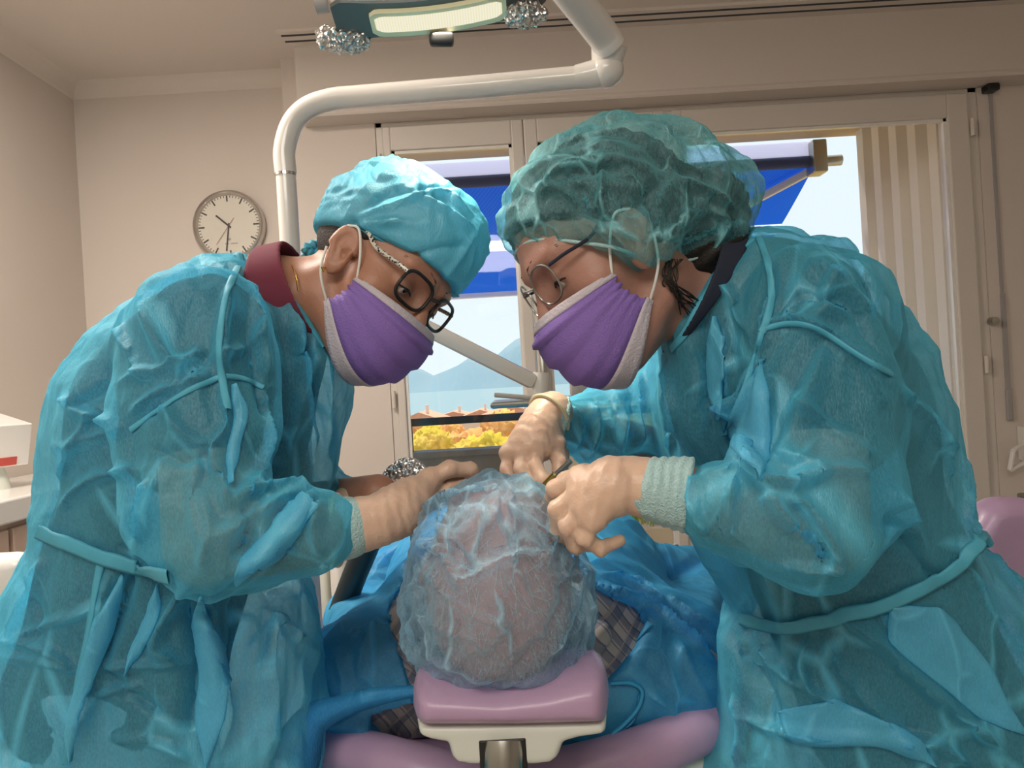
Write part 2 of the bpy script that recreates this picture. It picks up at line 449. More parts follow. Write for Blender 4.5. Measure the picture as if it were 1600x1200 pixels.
def tri(x): return np.abs((x % 1.0) - 0.5) * 4 - 1
def crumple(p, freq, seed, n=7):
    """sharp-edged facets like handled paper cloth, about -1..1"""
    r = np.random.default_rng(seed)
    w = np.zeros_like(p)
    for _ in range(4):
        k = r.normal(size=3) * freq * 0.55; k2 = r.normal(size=3)
        w += np.sin(p @ k * 2 * PI * 0.5 + r.uniform(0, 6))[:, None] * k2 * 0.18 / freq
    q = p + w
    out = np.zeros(len(p)); tot = 0
    for i in range(n):
        k = r.normal(size=3); k /= np.linalg.norm(k)
        f = freq * r.uniform(0.5, 1.6); a = 1 / f
        m = 0.5 + 0.5 * np.sin(q @ (r.normal(size=3) * freq * 0.8) + r.uniform(0, 6))
        out += a * m * np.abs(tri(q @ k * f + r.uniform()))
        tot += a * 0.5
    return out / tot - 0.5
class Surf:
    """a mesh under work: displace, cut folds, lay strips on it"""
    def __init__(s, V, F): s.V = V; s.F = F
    def bvh(s): return BVHTree.FromPolygons(s.V.tolist(), s.F.tolist())
    def hit(s, pts_px, n=6, tree=None):
        """points and normals where the outline drawn on the photo lies on this surface"""
        tree = tree or s.bvh()
        o = Vector((0, 0, CAM_H)); out = []
        for x, y in (spline(pts_px, n) if len(pts_px) > 1 else pts_px):
            d = (PV(x, y, 1.0) - o).normalized()
            loc, nor, i, dist = tree.ray_cast(o, d)
            if loc is not None: out.append((loc, nor))
        return out
    def folds(s, lines, tree=None):
        """lines: (pixels, height, width) ridges (+) and valleys (-), sharp crests"""
        tree = tree or s.bvh()
        N = normals(s.V, s.F); disp = np.zeros(len(s.V))
        for pts, hgt, wid in lines:
            h = s.hit(pts, 6, tree)
            if len(h) < 2: continue
            L = np.array([a[0] for a in h]); lo = L.min(0) - wid * 2; hi = L.max(0) + wid * 2
            m = np.where(((s.V > lo) & (s.V < hi)).all(1))[0]
            if not len(m): continue
            q = s.V[m]; best = np.full(len(m), 9.0); tt = np.zeros(len(m))
            for i in range(len(L) - 1):
                if np.linalg.norm(L[i + 1] - L[i]) > 0.030: continue
                a = L[i]; b = L[i + 1] - a
                t = np.clip(((q - a) @ b) / max(b @ b, 1e-12), 0, 1)
                d = np.linalg.norm(q - a - t[:, None] * b, axis=1)
                u = d < best; best[u] = d[u]; tt[u] = (i + t[u]) / (len(L) - 1)
            env = np.clip(np.minimum(tt, 1 - tt) * 6, 0.15, 1)
            x = np.clip(best / wid, 0, 1)
            disp[m] += 1.4 * hgt * env * (1 - x) ** 2.4 * (1 + 0.5 * x)
        s.V = s.V + N * disp[:, None]
    def move(s, d): s.V = s.V + normals(s.V, s.F) * d[:, None]
    def strip(s, pts_px, w, lift=0.0015, thick=0.0012, n=8, tree=None):
        """a narrow band lying on the surface (seam, tie, binding): V, F"""
        h = s.hit(pts_px, n, tree)
        L = np.array([a[0] for a in h]); Nn = np.array([a[1] for a in h])
        keep = [0]
        for i in range(1, len(L)):
            if 1e-4 < np.linalg.norm(L[i] - L[keep[-1]]): keep.append(i)
        L = L[keep]; Nn = Nn[keep]
        for _ in range(2):
            L[1:-1] = (L[:-2] + 2 * L[1:-1] + L[2:]) / 4; Nn[1:-1] = (Nn[:-2] + 2 * Nn[1:-1] + Nn[2:]) / 4
        T = np.gradient(L, axis=0); T /= np.maximum(np.linalg.norm(T, axis=1), 1e-9)[:, None]
        B = np.cross(T, Nn); B /= np.maximum(np.linalg.norm(B, axis=1), 1e-9)[:, None]
        Nn = np.cross(B, T)
        V = []; F = []
        for i in range(len(L)):
            for a, b in ((-1, 0), (-0.6, 1), (0.6, 1), (1, 0), (0.6, -2), (-0.6, -2)):
                V.append(L[i] + B[i] * a * w / 2 + Nn[i] * (lift + b * thick))
        for i in range(len(L) - 1):
            for k in range(6):
                F.append((i * 6 + k, i * 6 + (k + 1) % 6, i * 6 + 6 + (k + 1) % 6, i * 6 + 6 + k))
        return np.array(V), np.array(F)
    def flap(s, A, B, lift=.003, tree=None, n=26, w=12):
        """a folded-over layer of cloth lying on this one, between two edges drawn on the photo"""
        tree = tree or s.bvh(); o = Vector((0, 0, CAM_H))
        a = spline(A, 12); b = spline(B, 12)
        ia = np.linspace(0, len(a) - 1, n); ib = np.linspace(0, len(b) - 1, n)
        G = np.full((n, w, 3), np.nan); NN = np.zeros((n, w, 3))
        for i in range(n):
            pa = np.array([np.interp(ia[i], range(len(a)), a[:, k]) for k in (0, 1)]); pb = np.array([np.interp(ib[i], range(len(b)), b[:, k]) for k in (0, 1)])
            tp = min(1.0, .12 + min(i, n - 1 - i) / 6.0); mid = (pa + pb) / 2; pa = mid + (pa - mid) * tp; pb = mid + (pb - mid) * tp
            for j in range(w):
                q = pa + (pb - pa) * j / (w - 1)
                loc, nor, ix, ds = tree.ray_cast(o, (PV(q[0], q[1], 1.0) - o).normalized())
                if loc is not None: G[i, j] = loc; NN[i, j] = nor
        ok = ~np.isnan(G[:, :, 0])
        med = np.nanmedian(G[:, :, 1])
        for _ in range(30):                      # fill what missed the surface from its neighbours
            if ok.all(): break
            for i, j in np.argwhere(~ok):
                nb = [(i + di, j + dj) for di, dj in ((1, 0), (-1, 0), (0, 1), (0, -1)) if 0 <= i + di < n and 0 <= j + dj < w and ok[i + di, j + dj]]
                if nb: G[i, j] = np.mean([G[x] for x in nb], 0); NN[i, j] = np.mean([NN[x] for x in nb], 0); ok[i, j] = True
        for _ in range(3):
            H = G.copy(); H[1:-1, 1:-1] = (G[:-2, 1:-1] + G[2:, 1:-1] + G[1:-1, :-2] + G[1:-1, 2:]) / 4
            NH = NN.copy(); NH[1:-1, 1:-1] = (NN[:-2, 1:-1] + NN[2:, 1:-1] + NN[1:-1, :-2] + NN[1:-1, 2:]) / 4
            G, NN = H, NH
        NN /= np.maximum(np.linalg.norm(NN, axis=2), 1e-9)[:, :, None]
        prof = np.sin(np.linspace(0, PI, w)) ** .6
        top = G + NN * (lift + .004 * prof[None, :, None]); bot = G + NN * (lift * .2)
        V = np.concatenate([top.reshape(-1, 3), bot.reshape(-1, 3)]); F = []; m = n * w
        for i in range(n - 1):
            for j in range(w - 1):
                k = i * w + j; F.append((k, k + 1, k + w + 1, k + w)); F.append((m + k, m + k + w, m + k + w + 1, m + k + 1))
        for i in range(n - 1):
            for j in (0, w - 1):
                k = i * w + j; F.append((k, k + w, m + k + w, m + k) if j == 0 else (k + w, k, m + k, m + k + w))
        for j in range(w - 1):
            for i in (0, n - 1):
                k = i * w + j; F.append((k + 1, k, m + k, m + k + 1) if i == 0 else (k, k + 1, m + k + 1, m + k))
        return V, np.array(F)
    def build(s, name, m, parent=None): return from_np(name, s.V, s.F, m, parent)
# ================================================================== MATERIALS
M = {}
M['wall'] = mat('wall_paint', (.65, .585, .525, 1), .75, noise=.03, nscale=3, bump=.05, bscale=300)
M['ceil'] = mat('ceiling_paint', (.70, .635, .57, 1), .8, noise=.02, nscale=2)
M['frame'] = mat('window_paint', (.66, .61, .55, 1), .35, noise=.02, nscale=5)
M['white'] = mat('white_lacquer', (.80, .78, .74, 1), .25, coat=.3)
M['lampwhite'] = mat('lamp_white_enamel', (.74, .71, .66, 1), .22, coat=.4)
M['ivory'] = mat('ivory_plastic', (.66, .69, .62, 1), .35)
M['lilac'] = mat('lilac_leatherette', (.45, .305, .46, 1), .36, noise=.02, nscale=8, bump=.06, bscale=500, coat=.08)
M['chrome'] = mat('chrome', (.75, .75, .74, 1), .12, 1.0)
M['steel'] = mat('brushed_steel', (.42, .42, .38, 1), .32, 1.0)
M['greydark'] = mat('dark_grey_glassy_plate', (.10, .115, .115, 1), .42, coat=.1)
M['black'] = mat('black_plastic', (.012, .012, .013, 1), .35)
M['hose'] = mat('slate_rubber', (.022, .045, .052, 1), .5, noise=.1)
M['floor'] = mat('floor_vinyl', (.42, .40, .37, 1), .35, noise=.06, nscale=12)
M['wood'] = mat('pale_wood', (.55, .40, .31, 1), .5, noise=.1, nscale=14)
M['clockface'] = mat('clock_dial', (.64, .60, .52, 1), .5)
M['clockink'] = mat('clock_ink', (.06, .055, .05, 1), .6)
M['red'] = mat('red_print', (.55, .08, .06, 1), .5)
M['grey'] = mat('grey_plastic', (.36, .34, .33, 1), .4)
M['concrete'] = mat('concrete', (.25, .24, .22, 1), .9, noise=.25, nscale=9, bump=.3, bscale=60)
M['cream'] = mat('cream_render', (.80, .66, .47, 1), .85, noise=.05, nscale=6)
M['beige'] = mat('balcony_beige', (.66, .52, .38, 1), .85, noise=.06, nscale=4)
M['ribs'] = mat('ribbed_panel', (.86, .80, .73, 1), .6, noise=.04, nscale=5)
M['iron'] = mat('dark_iron', (.02, .025, .032, 1), .5)
M['alu'] = mat('awning_white_metal', (.86, .82, .90, 1), .35)
M['roof'] = mat('roof_tiles', (.62, .30, .20, 1), .9, noise=.2, nscale=2)
M['house'] = mat('house_render', (.75, .60, .50, 1), .9)
M['pane'] = glass_mat('window_glass', (.99, 1, .995, 1), .03)

def foil_mat():
    k = NT('crumpled_foil'); tc = k.new('ShaderNodeTexCoord')
    v = k.new('ShaderNodeTexVoronoi', i_Scale=160.0); k.link(tc.outputs['Object'], v.inputs['Vector'])
    bp = k.new('ShaderNodeBump', i_Strength=1.0, i_Distance=0.01); k.link(v.outputs['Distance'], bp.inputs['Height'])
    p = k.new('ShaderNodeBsdfPrincipled', i_Roughness=0.3, i_Metallic=1.0); p.inputs['Base Color'].default_value = (.82, .80, .77, 1)
    k.link(bp.outputs[0], p.inputs['Normal']); k.link(p.outputs[0], k.out.inputs[0]); return k.m
M['foil'] = foil_mat()
def leaf_mat(name, a, b, sc_):
    k = NT(name); tc = k.new('ShaderNodeTexCoord'); nz = k.new('ShaderNodeTexNoise', i_Scale=sc_, i_Detail=4.0)
    k.link(tc.outputs['Object'], nz.inputs['Vector'])
    r = k.new('ShaderNodeValToRGB'); r.color_ramp.elements[0].color = a; r.color_ramp.elements[1].color = b
    r.color_ramp.elements[0].position = .38; r.color_ramp.elements[1].position = .62
    k.link(nz.outputs['Fac'], r.inputs[0]); d = k.new('ShaderNodeBsdfDiffuse'); t = k.new('ShaderNodeBsdfTranslucent')
    k.link(r.outputs[0], d.inputs[0]); k.link(r.outputs[0], t.inputs[0]); m = k.new('ShaderNodeMixShader'); m.inputs[0].default_value = .5
    k.link(d.outputs[0], m.inputs[1]); k.link(t.outputs[0], m.inputs[2]); k.link(m.outputs[0], k.out.inputs[0]); return k.m
M['autumn'] = leaf_mat('autumn_leaves', (.88, .50, .22, 1), (.97, .70, .26, 1), .9)
M['yellow'] = leaf_mat('yellow_leaves', (.80, .66, .10, 1), (.98, .74, .22, 1), .9)
M['hill'] = leaf_mat('hillside_scrub', (.55, .36, .16, 1), (.62, .50, .22, 1), .05)
M['green'] = leaf_mat('planter_leaves', (.16, .34, .06, 1), (.55, .60, .16, 1), 14)
def awning_mat():
    k = NT('blue_awning_cloth'); tc = k.new('ShaderNodeTexCoord')
    wv = k.new('ShaderNodeTexWave', i_Scale=26.0, bands_direction='DIAGONAL'); k.link(tc.outputs['Object'], wv.inputs['Vector'])
    mx = k.new('ShaderNodeMix', data_type='RGBA'); mx.inputs['A'].default_value = (.03, .22, .70, 1); mx.inputs['B'].default_value = (.05, .29, .80, 1)
    k.link(wv.outputs['Fac'], mx.inputs['Factor'])
    d = k.new('ShaderNodeBsdfDiffuse'); t = k.new('ShaderNodeBsdfTranslucent')
    for b in (d, t): k.link(mx.outputs['Result'], b.inputs['Color'])
    m = k.new('ShaderNodeMixShader'); m.inputs[0].default_value = .5
    k.link(d.outputs[0], m.inputs[1]); k.link(t.outputs[0], m.inputs[2]); k.link(m.outputs[0], k.out.inputs[0]); return k.m
M['awning'] = awning_mat()
def pale_mat():
    k = NT('pale_awning_strip'); t = k.new('ShaderNodeBsdfTranslucent'); d = k.new('ShaderNodeBsdfDiffuse')
    for b in (t, d): b.inputs['Color'].default_value = (.86, .86, .98, 1)
    m = k.new('ShaderNodeMixShader'); m.inputs[0].default_value = .25; k.link(t.outputs[0], m.inputs[1]); k.link(d.outputs[0], m.inputs[2]); k.link(m.outputs[0], k.out.inputs[0]); return k.m
M['pale_cloth'] = pale_mat()
def water_mat():
    k = NT('lake_water'); p = k.new('ShaderNodeBsdfPrincipled', i_Roughness=0.6); p.inputs['Specular IOR Level'].default_value = .1; p.inputs['Base Color'].default_value = (.20, .29, .34, 1)
    k.link(p.outputs[0], k.out.inputs[0]); return k.m
M['lake'] = water_mat()
M['mount'] = mat('haze_blue_mountain', (.17, .265, .335, 1), 1.0, noise=.06, nscale=.0006)  # distance haze is put into the base colour, no volume

# ================================================================== ROOM SHELL
XL, XR, YB, ZC = -1.81, 2.7, -2.2, 2.59
YC, YW, YO = 3.30, 3.15, 3.36        # clock wall, window wall inside, outside face
WX0, WX1, WZ1 = -0.50, 1.975, 2.33   # window opening
def struct(o, kind='structure'): o['kind'] = kind; return o
struct(MB().box((XL - .1, YB - .1, -.1), (XR + .1, YO, 0)).build('floor', M['floor']))
struct(MB().box((XL - .1, YB - .1, ZC), (XR + .1, YO, ZC + .1)).build('ceiling', M['ceil']))
struct(MB().box((XL - .1, YB - .1, 0), (XL, YO + .1, ZC)).build('wall_left', M['wall']))
struct(MB().box((XR, YB - .1, 0), (XR + .1, YO, ZC)).build('wall_right', M['wall']))
struct(MB().box((XL, YB - .1, 0), (XR, YB, ZC)).build('wall_back', M['wall']))
struct(MB().box((XL, YC, 0), (-.85, YO + .1, ZC)).build('wall_clock', M['wall']))
m = MB()
m.box((-.87, YW, 0), (WX0, YO, ZC)); m.box((WX0, YW, WZ1), (WX1, YO, ZC)); m.box((WX1, YW, 0), (XR, YO, ZC))
struct(m.build('wall_window', M['wall']))
m = MB()   # roller-blind box over the window, with its rounded lower lip
prof = [(3.03, ZC), (3.03, 2.325), (3.026, 2.315), (3.026, 2.308), (3.032, 2.30), (YW, 2.30), (YW, ZC)]
m.prism([(-.78, y, z) for y, z in prof], (XR + .78, 0, 0))
struct(m.build('trim_1', M['wall']))
def coving(a, b, inward):
    a = Vector(a); b = Vector(b); w = Vector(inward); m = MB(); s = .055
    pr = [(0, 0)] + [(s * (1 - math.sin(t)), -s * (1 - math.cos(t))) for t in [0, .3, .6, .9, 1.2, PI / 2]]
    pr = [(0, 0), (s, 0), (s * .86, -.004), (s * .55, -s * .2), (s * .28, -s * .5), (s * .12, -s * .82), (.004, -s), (0, -s - .004)]
    return m.prism([a + w * x + Vector((0, 0, z)) for x, z in pr], b - a)
struct(coving((XL, YB, ZC), (XL, YC, ZC), (1, 0, 0)).build('trim_2', M['ceil'], smooth=True))
struct(coving((XL, YC, ZC), (-.78, YC, ZC), (0, -1, 0)).build('trim_3', M['ceil'], smooth=True))
# curtain rail fixed to the ceiling in front of the blind box
m = MB(); m.box((-.815, 2.90, ZC - .012), (XR, 3.03, ZC))
cr = struct(m.build('trim_4', M['ceil']))
m = MB()
for y in (2.925, 2.975): m.box((-.80, y, ZC - .0135), (XR, y + .012, ZC - .0118))
m.build('rail_slot', M['iron'], cr)
struct(MB().box((XL, YB, 0), (XL + .012, YC, .08)).build('baseboard_left', M['white']))

# ---------------- window: frame, three sashes with glass
wf = MB()
for lo, hi in (((WX0, 3.155, 0), (WX0 + .03, 3.25, WZ1)), ((WX1 - .04, 3.155, 0), (WX1, 3.25, WZ1)), ((WX0, 3.155, WZ1 - .05), (WX1, 3.25, WZ1)),
               ((WX0, 3.155, 0), (WX1, 3.25, .06)), ((.683, 3.15, .06), (.718, 3.25, WZ1 - .05))):
    wf.box(lo, hi, .004)
win = struct(wf.build('window_1', M['frame']))
def sash(x0, x1, gx0, gx1, top=2.28, gt=2.182, gb=.49, bot=.07):
    s = MB(); y0, y1 = 3.14, 3.215
    s.box((x0, y0, bot), (gx0, y1, top), .006); s.box((gx1, y0, bot), (x1, y1, top), .006)
    s.box((gx0 - .002, y0, gt), (gx1 + .002, y1, top), .006); s.box((gx0 - .002, y0, .37), (gx1 + .002, y1, gb), .006)
    s.box((gx0 - .002, y0 + .02, bot), (gx1 + .002, y1 - .01, .372))
    f = s.build('window_sash', M['frame'], win)
    b = MB(); t = .012
    b.box((gx0, y0 + .012, gb), (gx0 + t, y0 + .03, gt)); b.box((gx1 - t, y0 + .012, gb), (gx1, y0 + .03, gt))
    b.box((gx0, y0 + .012, gt - t), (gx1, y0 + .03, gt)); b.box((gx0, y0 + .012, gb), (gx1, y0 + .03, gb + t))
    b.build('glazing_bead', M['white'], f)
    MB().box((gx0, y0 + .034, gb), (gx1, y0 + .04, gt)).build('pane', M['pane'], f)
    return f
sl = sash(-.47, .105, -.437, .056); sm = sash(.108, .685, .164, .641); sr = sash(.716, 1.93, .758, 1.842)
def hinge(x, z): MB().cyl((x, 3.135, z), (x, 3.135, z + .07), .009, seg=12).build('hinge', M['frame'], win)
for z in (2.1, 1.13, .3): hinge(-.485, z); hinge(1.94, z)
hinge(.70, 2.15)
h = MB(); h.box((.118, 3.128, 1.16), (.142, 3.142, 1.36), .004); h.bar((.13, 3.115, 1.33), (.13, 3.105, 1.18), .018, .012, .004)
h.cyl((.13, 3.14, 1.33), (.13, 3.11, 1.33), .009)
h.build('window_handle', M['steel'], win, smooth=True)
# blind strap running down the wall right of the window
m = MB(); m.box((2.02, 3.142, 1.45), (2.032, 3.15, 2.30)); m.box((2.018, 3.138, 1.05), (2.034, 3.15, 1.45))
st = m.build('blind_strap', M['grey'])
MB().cyl((1.975, 3.15, 1.34), (1.975, 3.115, 1.34), .016).build('knob', M['steel'], st, smooth=True)
MB().box((2.014, 3.135, .93), (2.038, 3.15, 1.06), .004).build('strap_box', M['grey'], st)
MB().box((1.99, 3.10, 2.27), (2.04, 3.15, 2.30), .006).build('strap_guide', M['black'], st)
tag(st, 'thin grey blind strap with a knob, on the wall right of the window', 'blind strap')

# ================================================================== CLOCK
cc = PV(354, 351, 3.245); R = .153
ck = empty('wall_clock', (cc.x, YC, cc.z), 'round wall clock with metal rim reading half past ten, on the wall at left', 'clock')
ax = (0, -1, 0)
MB().lathe([(R * .7, -.0), (R * .97, 0), (R, .012), (R, .03), (R * .975, .042), (R * .93, .046), (R * .865, .036), (R * .855, .026), (.001, .026)], (cc.x, YC, cc.z), ax, 64).build('clock_rim', mat('satin_aluminium', (.62, .58, .54, 1), .28, .85), ck, smooth=True)
MB().lathe([(R * .86, .027), (R * .855, .0285), (.001, .0285)], (cc.x, YC, cc.z), ax, 48).build('dial', M['clockface'], ck)
ROLLC = math.radians(5.0)
def hand(o, ang, r0, r1, w, yy):
    ang = math.radians(ang) - ROLLC * 0 ; s = Vector((math.sin(ang), 0, math.cos(ang)))
    a = Vector((cc.x, YC - yy, cc.z)) + s * r0; b = Vector((cc.x, YC - yy, cc.z)) + s * r1
    o.bar(a, b, w, .0008, upv=(0, 1, 0)); return o
t = MB()
for i in range(60):
    big = i % 5 == 0
    hand(t, i * 6 - 1, R * (.68 if big else .79), R * .845, .0062 if big else .0028, .0292)
t.build('minute_marks', M['clockink'], ck)
hand(MB(), 312, -.012, R * .46, .0072, .031).build('hour_hand', M['clockink'], ck)
hand(MB(), 188, -.012, R * .70, .0056, .0322).build('minute_hand', M['clockink'], ck)
hand(MB(), 216, -R * .26, R * .62, .0016, .0334).build('second_hand', mat('clock_red_hand', (.30, .10, .08, 1), .5), ck)
lg = MB(); b0 = Vector((cc.x, YC - .0292, cc.z))
lg.box(b0 + Vector((-.006, -.0004, -.062)), b0 + Vector((.006, 0, -.052)))
lg.box(b0 + Vector((-.02, -.0004, -.078)), b0 + Vector((-.004, 0, -.073))); lg.box(b0 + Vector((.004, -.0004, -.078)), b0 + Vector((.034, 0, -.073)))
lg.build('dial_print', M['grey'], ck)

# ================================================================== COUNTER AND THINGS AT THE LEFT
cb = empty('counter_cabinet', (-1.58, 2.4, 0), 'pale wooden cabinet under the white worktop along the left wall', 'cabinet')
MB().box((XL + .001, 1.45, .08), (-1.39, 3.29, .905)).build('cabinet_body', M['wood'], cb)
MB().box((XL + .02, 1.46, 0), (-1.45, 3.28, .08)).build('plinth', M['grey'], cb)
for i in range(3):
    y0 = 1.47 + i * .61
    d = MB().box((-1.389, y0, .10), (-1.371, y0 + .59, .89), .003).build('door', M['wood'], cb)
    MB().bar((-1.36, y0 + .1, .80), (-1.36, y0 + .24, .80), .012, .012, .004).build('door_handle', M['steel'], d)
wt = MB().box((XL + .001, 1.42, .906), (-1.362, 3.295, .972), .006).build('worktop', M['white'])
tag(wt, 'white worktop along the left wall with a carton standing on it', 'worktop')
bx = empty('carton', (-1.60, 2.33, .972), 'small white carton with red print on the worktop at the left edge', 'carton')
mt = Matrix.Translation((-1.615, 2.33, 1.12)) @ Matrix.Rotation(math.radians(-24), 4, 'Z') @ Matrix.Rotation(math.radians(14), 4, 'Y')
MB().box((-.09, -.09, -.06), (.09, .09, .07), .003, mtx=mt).build('box_body', M['white'], bx)
MB().box((-.08, -.0925, -.055), (.0925, .05, -.03), mtx=mt).build('red_print', M['red'], bx)
MB().lathe([(.055, 0), (.05, .03), (.035, .08), (.03, .10)], (-1.60, 2.33, .972), seg=24).build('carton_stand', M['ivory'], bx, smooth=True)
ws = empty('white_chair', (-1.02, 1.52, 0), 'white moulded chair back beside the cabinet at the left edge', 'chair')
def pill(lo, hi, b): return MB().box(lo, hi, b, 5)
o = pill((-1.33, 1.50, .80), (-.975, 1.56, .925), .03).build('backrest', M['white'], ws, smooth=True)
pill((-1.30, 1.18, .47), (-.97, 1.56, .53), .03).build('seat', M['white'], ws, smooth=True)
MB().bar((-1.15, 1.54, .5), (-1.15, 1.54, .82), .05, .02, .005).build('back_support', M['grey'], ws)
MB().cyl((-1.14, 1.37, .05), (-1.14, 1.37, .48), .025).build('gas_column', M['chrome'], ws, smooth=True)
for k in range(5):
    a = 2 * PI * k / 5; MB().bar((-1.14, 1.37, .06), (-1.14 + .24 * math.cos(a), 1.37 + .24 * math.sin(a), .03), .035, .025, .005).build('leg', M['grey'], ws)

# ================================================================== DENTAL LAMP ON ITS POST
base = P(447, 280, 1.60)
dl = empty('dental_lamp', (base[0], base[1], 0), 'overhead dental lamp with lit strip lens on a white bent post and arm', 'dental lamp')
bx_, by_ = base[0], base[1]
z_ring = P(447, 272, 1.6)[2]
MB().cyl((bx_, by_, .0), (bx_, by_, z_ring), .0205).build('post', M['lampwhite'], dl, smooth=True)
MB().lathe([(.14, 0), (.14, .015), (.06, .03), (.03, .06)], (bx_, by_, 0)).build('post_base', M['lampwhite'], dl, smooth=True)
MB().cyl((bx_, by_, z_ring - .004), (bx_, by_, z_ring + .002), .0222).build('collar', M['chrome'], dl, smooth=True)
e0 = P(447, 240, 1.6); e1 = P(925, 120, 1.52)
ctl = [P(447, 271, 1.6), P(446, 235, 1.6), P(455, 196, 1.6), P(478, 170, 1.597), P(515, 156, 1.592), P(570, 150, 1.585), P(740, 136, 1.55), P(905, 121, 1.525)]
for c in ctl[:2]: c[0] = bx_
pts = spline(ctl, 10)
MB().tube(pts, [.0225] * len(pts), 24).build('bent_arm', M['lampwhite'], dl, smooth=True)
j = P(948, 111, 1.515)
jm = MB(); jm.tube([P(900, 121, 1.525), P(925, 117, 1.52), j], [.0235, .027, .030], 24); jm.sphere(j, .034, (1, 1, .95)); 
jm.build('elbow_joint', M['lampwhite'], dl, smooth=True)
MB().cyl(P(948, 100, 1.515), P(952, 70, 1.50), .03, .036).build('swivel_ring', M['lampwhite'], dl, smooth=True)
ua = [P(953, 72, 1.49), P(935, 45, 1.46), P(865, -45, 1.33), P(790, -150, 1.2), P(730, -190, 1.12)]
MB().tube(spline(ua, 6), .031, 22).build('upper_arm', M['lampwhite'], dl, smooth=True)
lp = []
# lamp head: local frame
O = PV(674, 27, 1.0)
ex = (PV(840, 8, 1.0) - PV(530, 44, 1.0)).normalized()
n_ = Vector((0, -.42, -.9)); n_ = (n_ - ex * n_.dot(ex)).normalized()
ey = n_.cross(ex).normalized()
if ey.y < 0: ey = -ey
def LW(x, y, z): return O + ex * x + ey * y - n_ * z       # z: height behind the face
Rm = np.array([ex, ey, -n_]); On = np.array(O)
def loc_(p): return (p - On) @ Rm.T
def head_sdf(p):
    q = loc_(p)
    xx = q[:, 0]; yy = q[:, 1] + .95 * xx * xx
    a = np.stack([np.abs(xx) - .125, np.abs(yy + .05) - .085], 1) + .05
    d2 = np.linalg.norm(np.maximum(a, 0), axis=1) + np.minimum(a.max(1), 0) - .05
    zz = np.abs(q[:, 2] - .03) - .03 + .018
    b = np.stack([d2 + .018, zz], 1)
    return np.linalg.norm(np.maximum(b, 0), axis=1) + np.minimum(b.max(1), 0) - .018
V, F = mesh_sdf(head_sdf, On - .2, On + .2, .005, 2)
from_np('lamp_head', V, F, M['lampwhite'], dl)
# dark front plate near the lower rim, curved like the head
def curve_strip(y0, y1, x0, x1, z0, z1, name, m, bend=.95, n=24, rnd=.35, parent=None):
    vs = []; fs = []
    for i in range(n + 1):
        t = i / n; x = x0 + (x1 - x0) * t
        e = min(t, 1 - t) * n / 2.0; k = 1 if e >= 1 else (1 - rnd) + rnd * math.sqrt(max(0, 1 - (1 - e) ** 2))
        yc, hh = (y0 + y1) / 2, (y1 - y0) / 2 * k
        for yy, zz in ((yc - hh, z1), (yc + hh, z1), (yc + hh * .92, z0), (yc - hh * .92, z0)):
            vs.append(LW(x, yy - bend * x * x, zz))
    for i in range(n):
        for k in range(4): fs.append((i * 4 + k, i * 4 + (k + 1) % 4, i * 4 + 4 + (k + 1) % 4, i * 4 + 4 + k))
    bm = bmesh.new(); bv = [bm.verts.new(v) for v in vs]
    for f in fs: bm.faces.new([bv[i] for i in f])
    bm.faces.new(bv[:4]); bm.faces.new(bv[-4:])
    mb = MB(); mb.bm.free(); mb.bm = bm
    return mb.build(name, m, dl if parent is None else parent, smooth=True)
curve_strip(-.030, .026, -.124, .150, -.003, .002, 'face_plate', M['greydark'])
k = NT('lit_lens'); tc = k.new('ShaderNodeTexCoord'); wv = k.new('ShaderNodeTexWave', i_Scale=90.0); k.link(tc.outputs['Object'], wv.inputs['Vector'])
em = k.new('ShaderNodeEmission'); rp = k.new('ShaderNodeValToRGB'); rp.color_ramp.elements[0].color = (.95, .88, .58, 1); rp.color_ramp.elements[1].color = (1, .97, .80, 1)
k.link(wv.outputs['Fac'], rp.inputs[0]); k.link(rp.outputs[0], em.inputs[0]); em.inputs[1].default_value = .9; k.link(em.outputs[0], k.out.inputs[0])
k2 = mat('pale_yellow_lens_rim', (.78, .76, .50, 1), .2, coat=.5)
ln = curve_strip(-.020, .019, -.078, .098, -.010, .000, 'lens_rim', k2)
curve_strip(-.014, .010, -.072, .092, -.0115, -.008, 'lens', k.m, parent=ln)
# foil-wrapped handles, black sensor, side knob
def lump(c, r, name, m, parent, seed, freq=48, amp=.75, h=.0016):
    c = np.array(c); r = np.array(r)
    V, F = mesh_sdf(lambda p: d_ell(p, c, r), c - r * 1.6 - .01, c + r * 1.6 + .01, h, 1)
    V = V + normals(V, F) * (crumple(V, freq, seed) * amp * r.min())[:, None]
    return from_np(name, V, F, m, parent)
lump(P(540, 62, 1.02), (.032, .022, .013), 'foil_wrap', M['foil'], dl, 3)
lump(P(508, 57, 1.02), (.011, .012, .016), 'foil_wrap', M['foil'], dl, 8)
lump(P(822, 22, 1.0), (.028, .02, .016), 'foil_wrap', M['foil'], dl, 5)
MB().box((-.016, -.008, -.008), (.016, .008, .008), .004, mtx=Matrix.Translation(PV(690, 62, 1.01)) @ Matrix.Rotation(TH, 4, 'Y')).build('sensor', M['black'], dl, smooth=True)
MB().cyl(P(493, 6, 1.0), P(512, 3, 1.0), .013).build('side_knob', M['grey'], dl, smooth=True)
MB().tube([LW(0.0, -.06, .05), LW(0.02, -.06, .12), P(730, -190, 1.12)], .02, 16).build('head_mount', M['lampwhite'], dl, smooth=True)
light('dental_lamp_light', 'AREA', LW(.01, .0, -.02), P(800, 790, .95), 1.0, (1.0, .90, .72), shape='RECTANGLE', size=.16, size_y=.03, spread=math.radians(75))

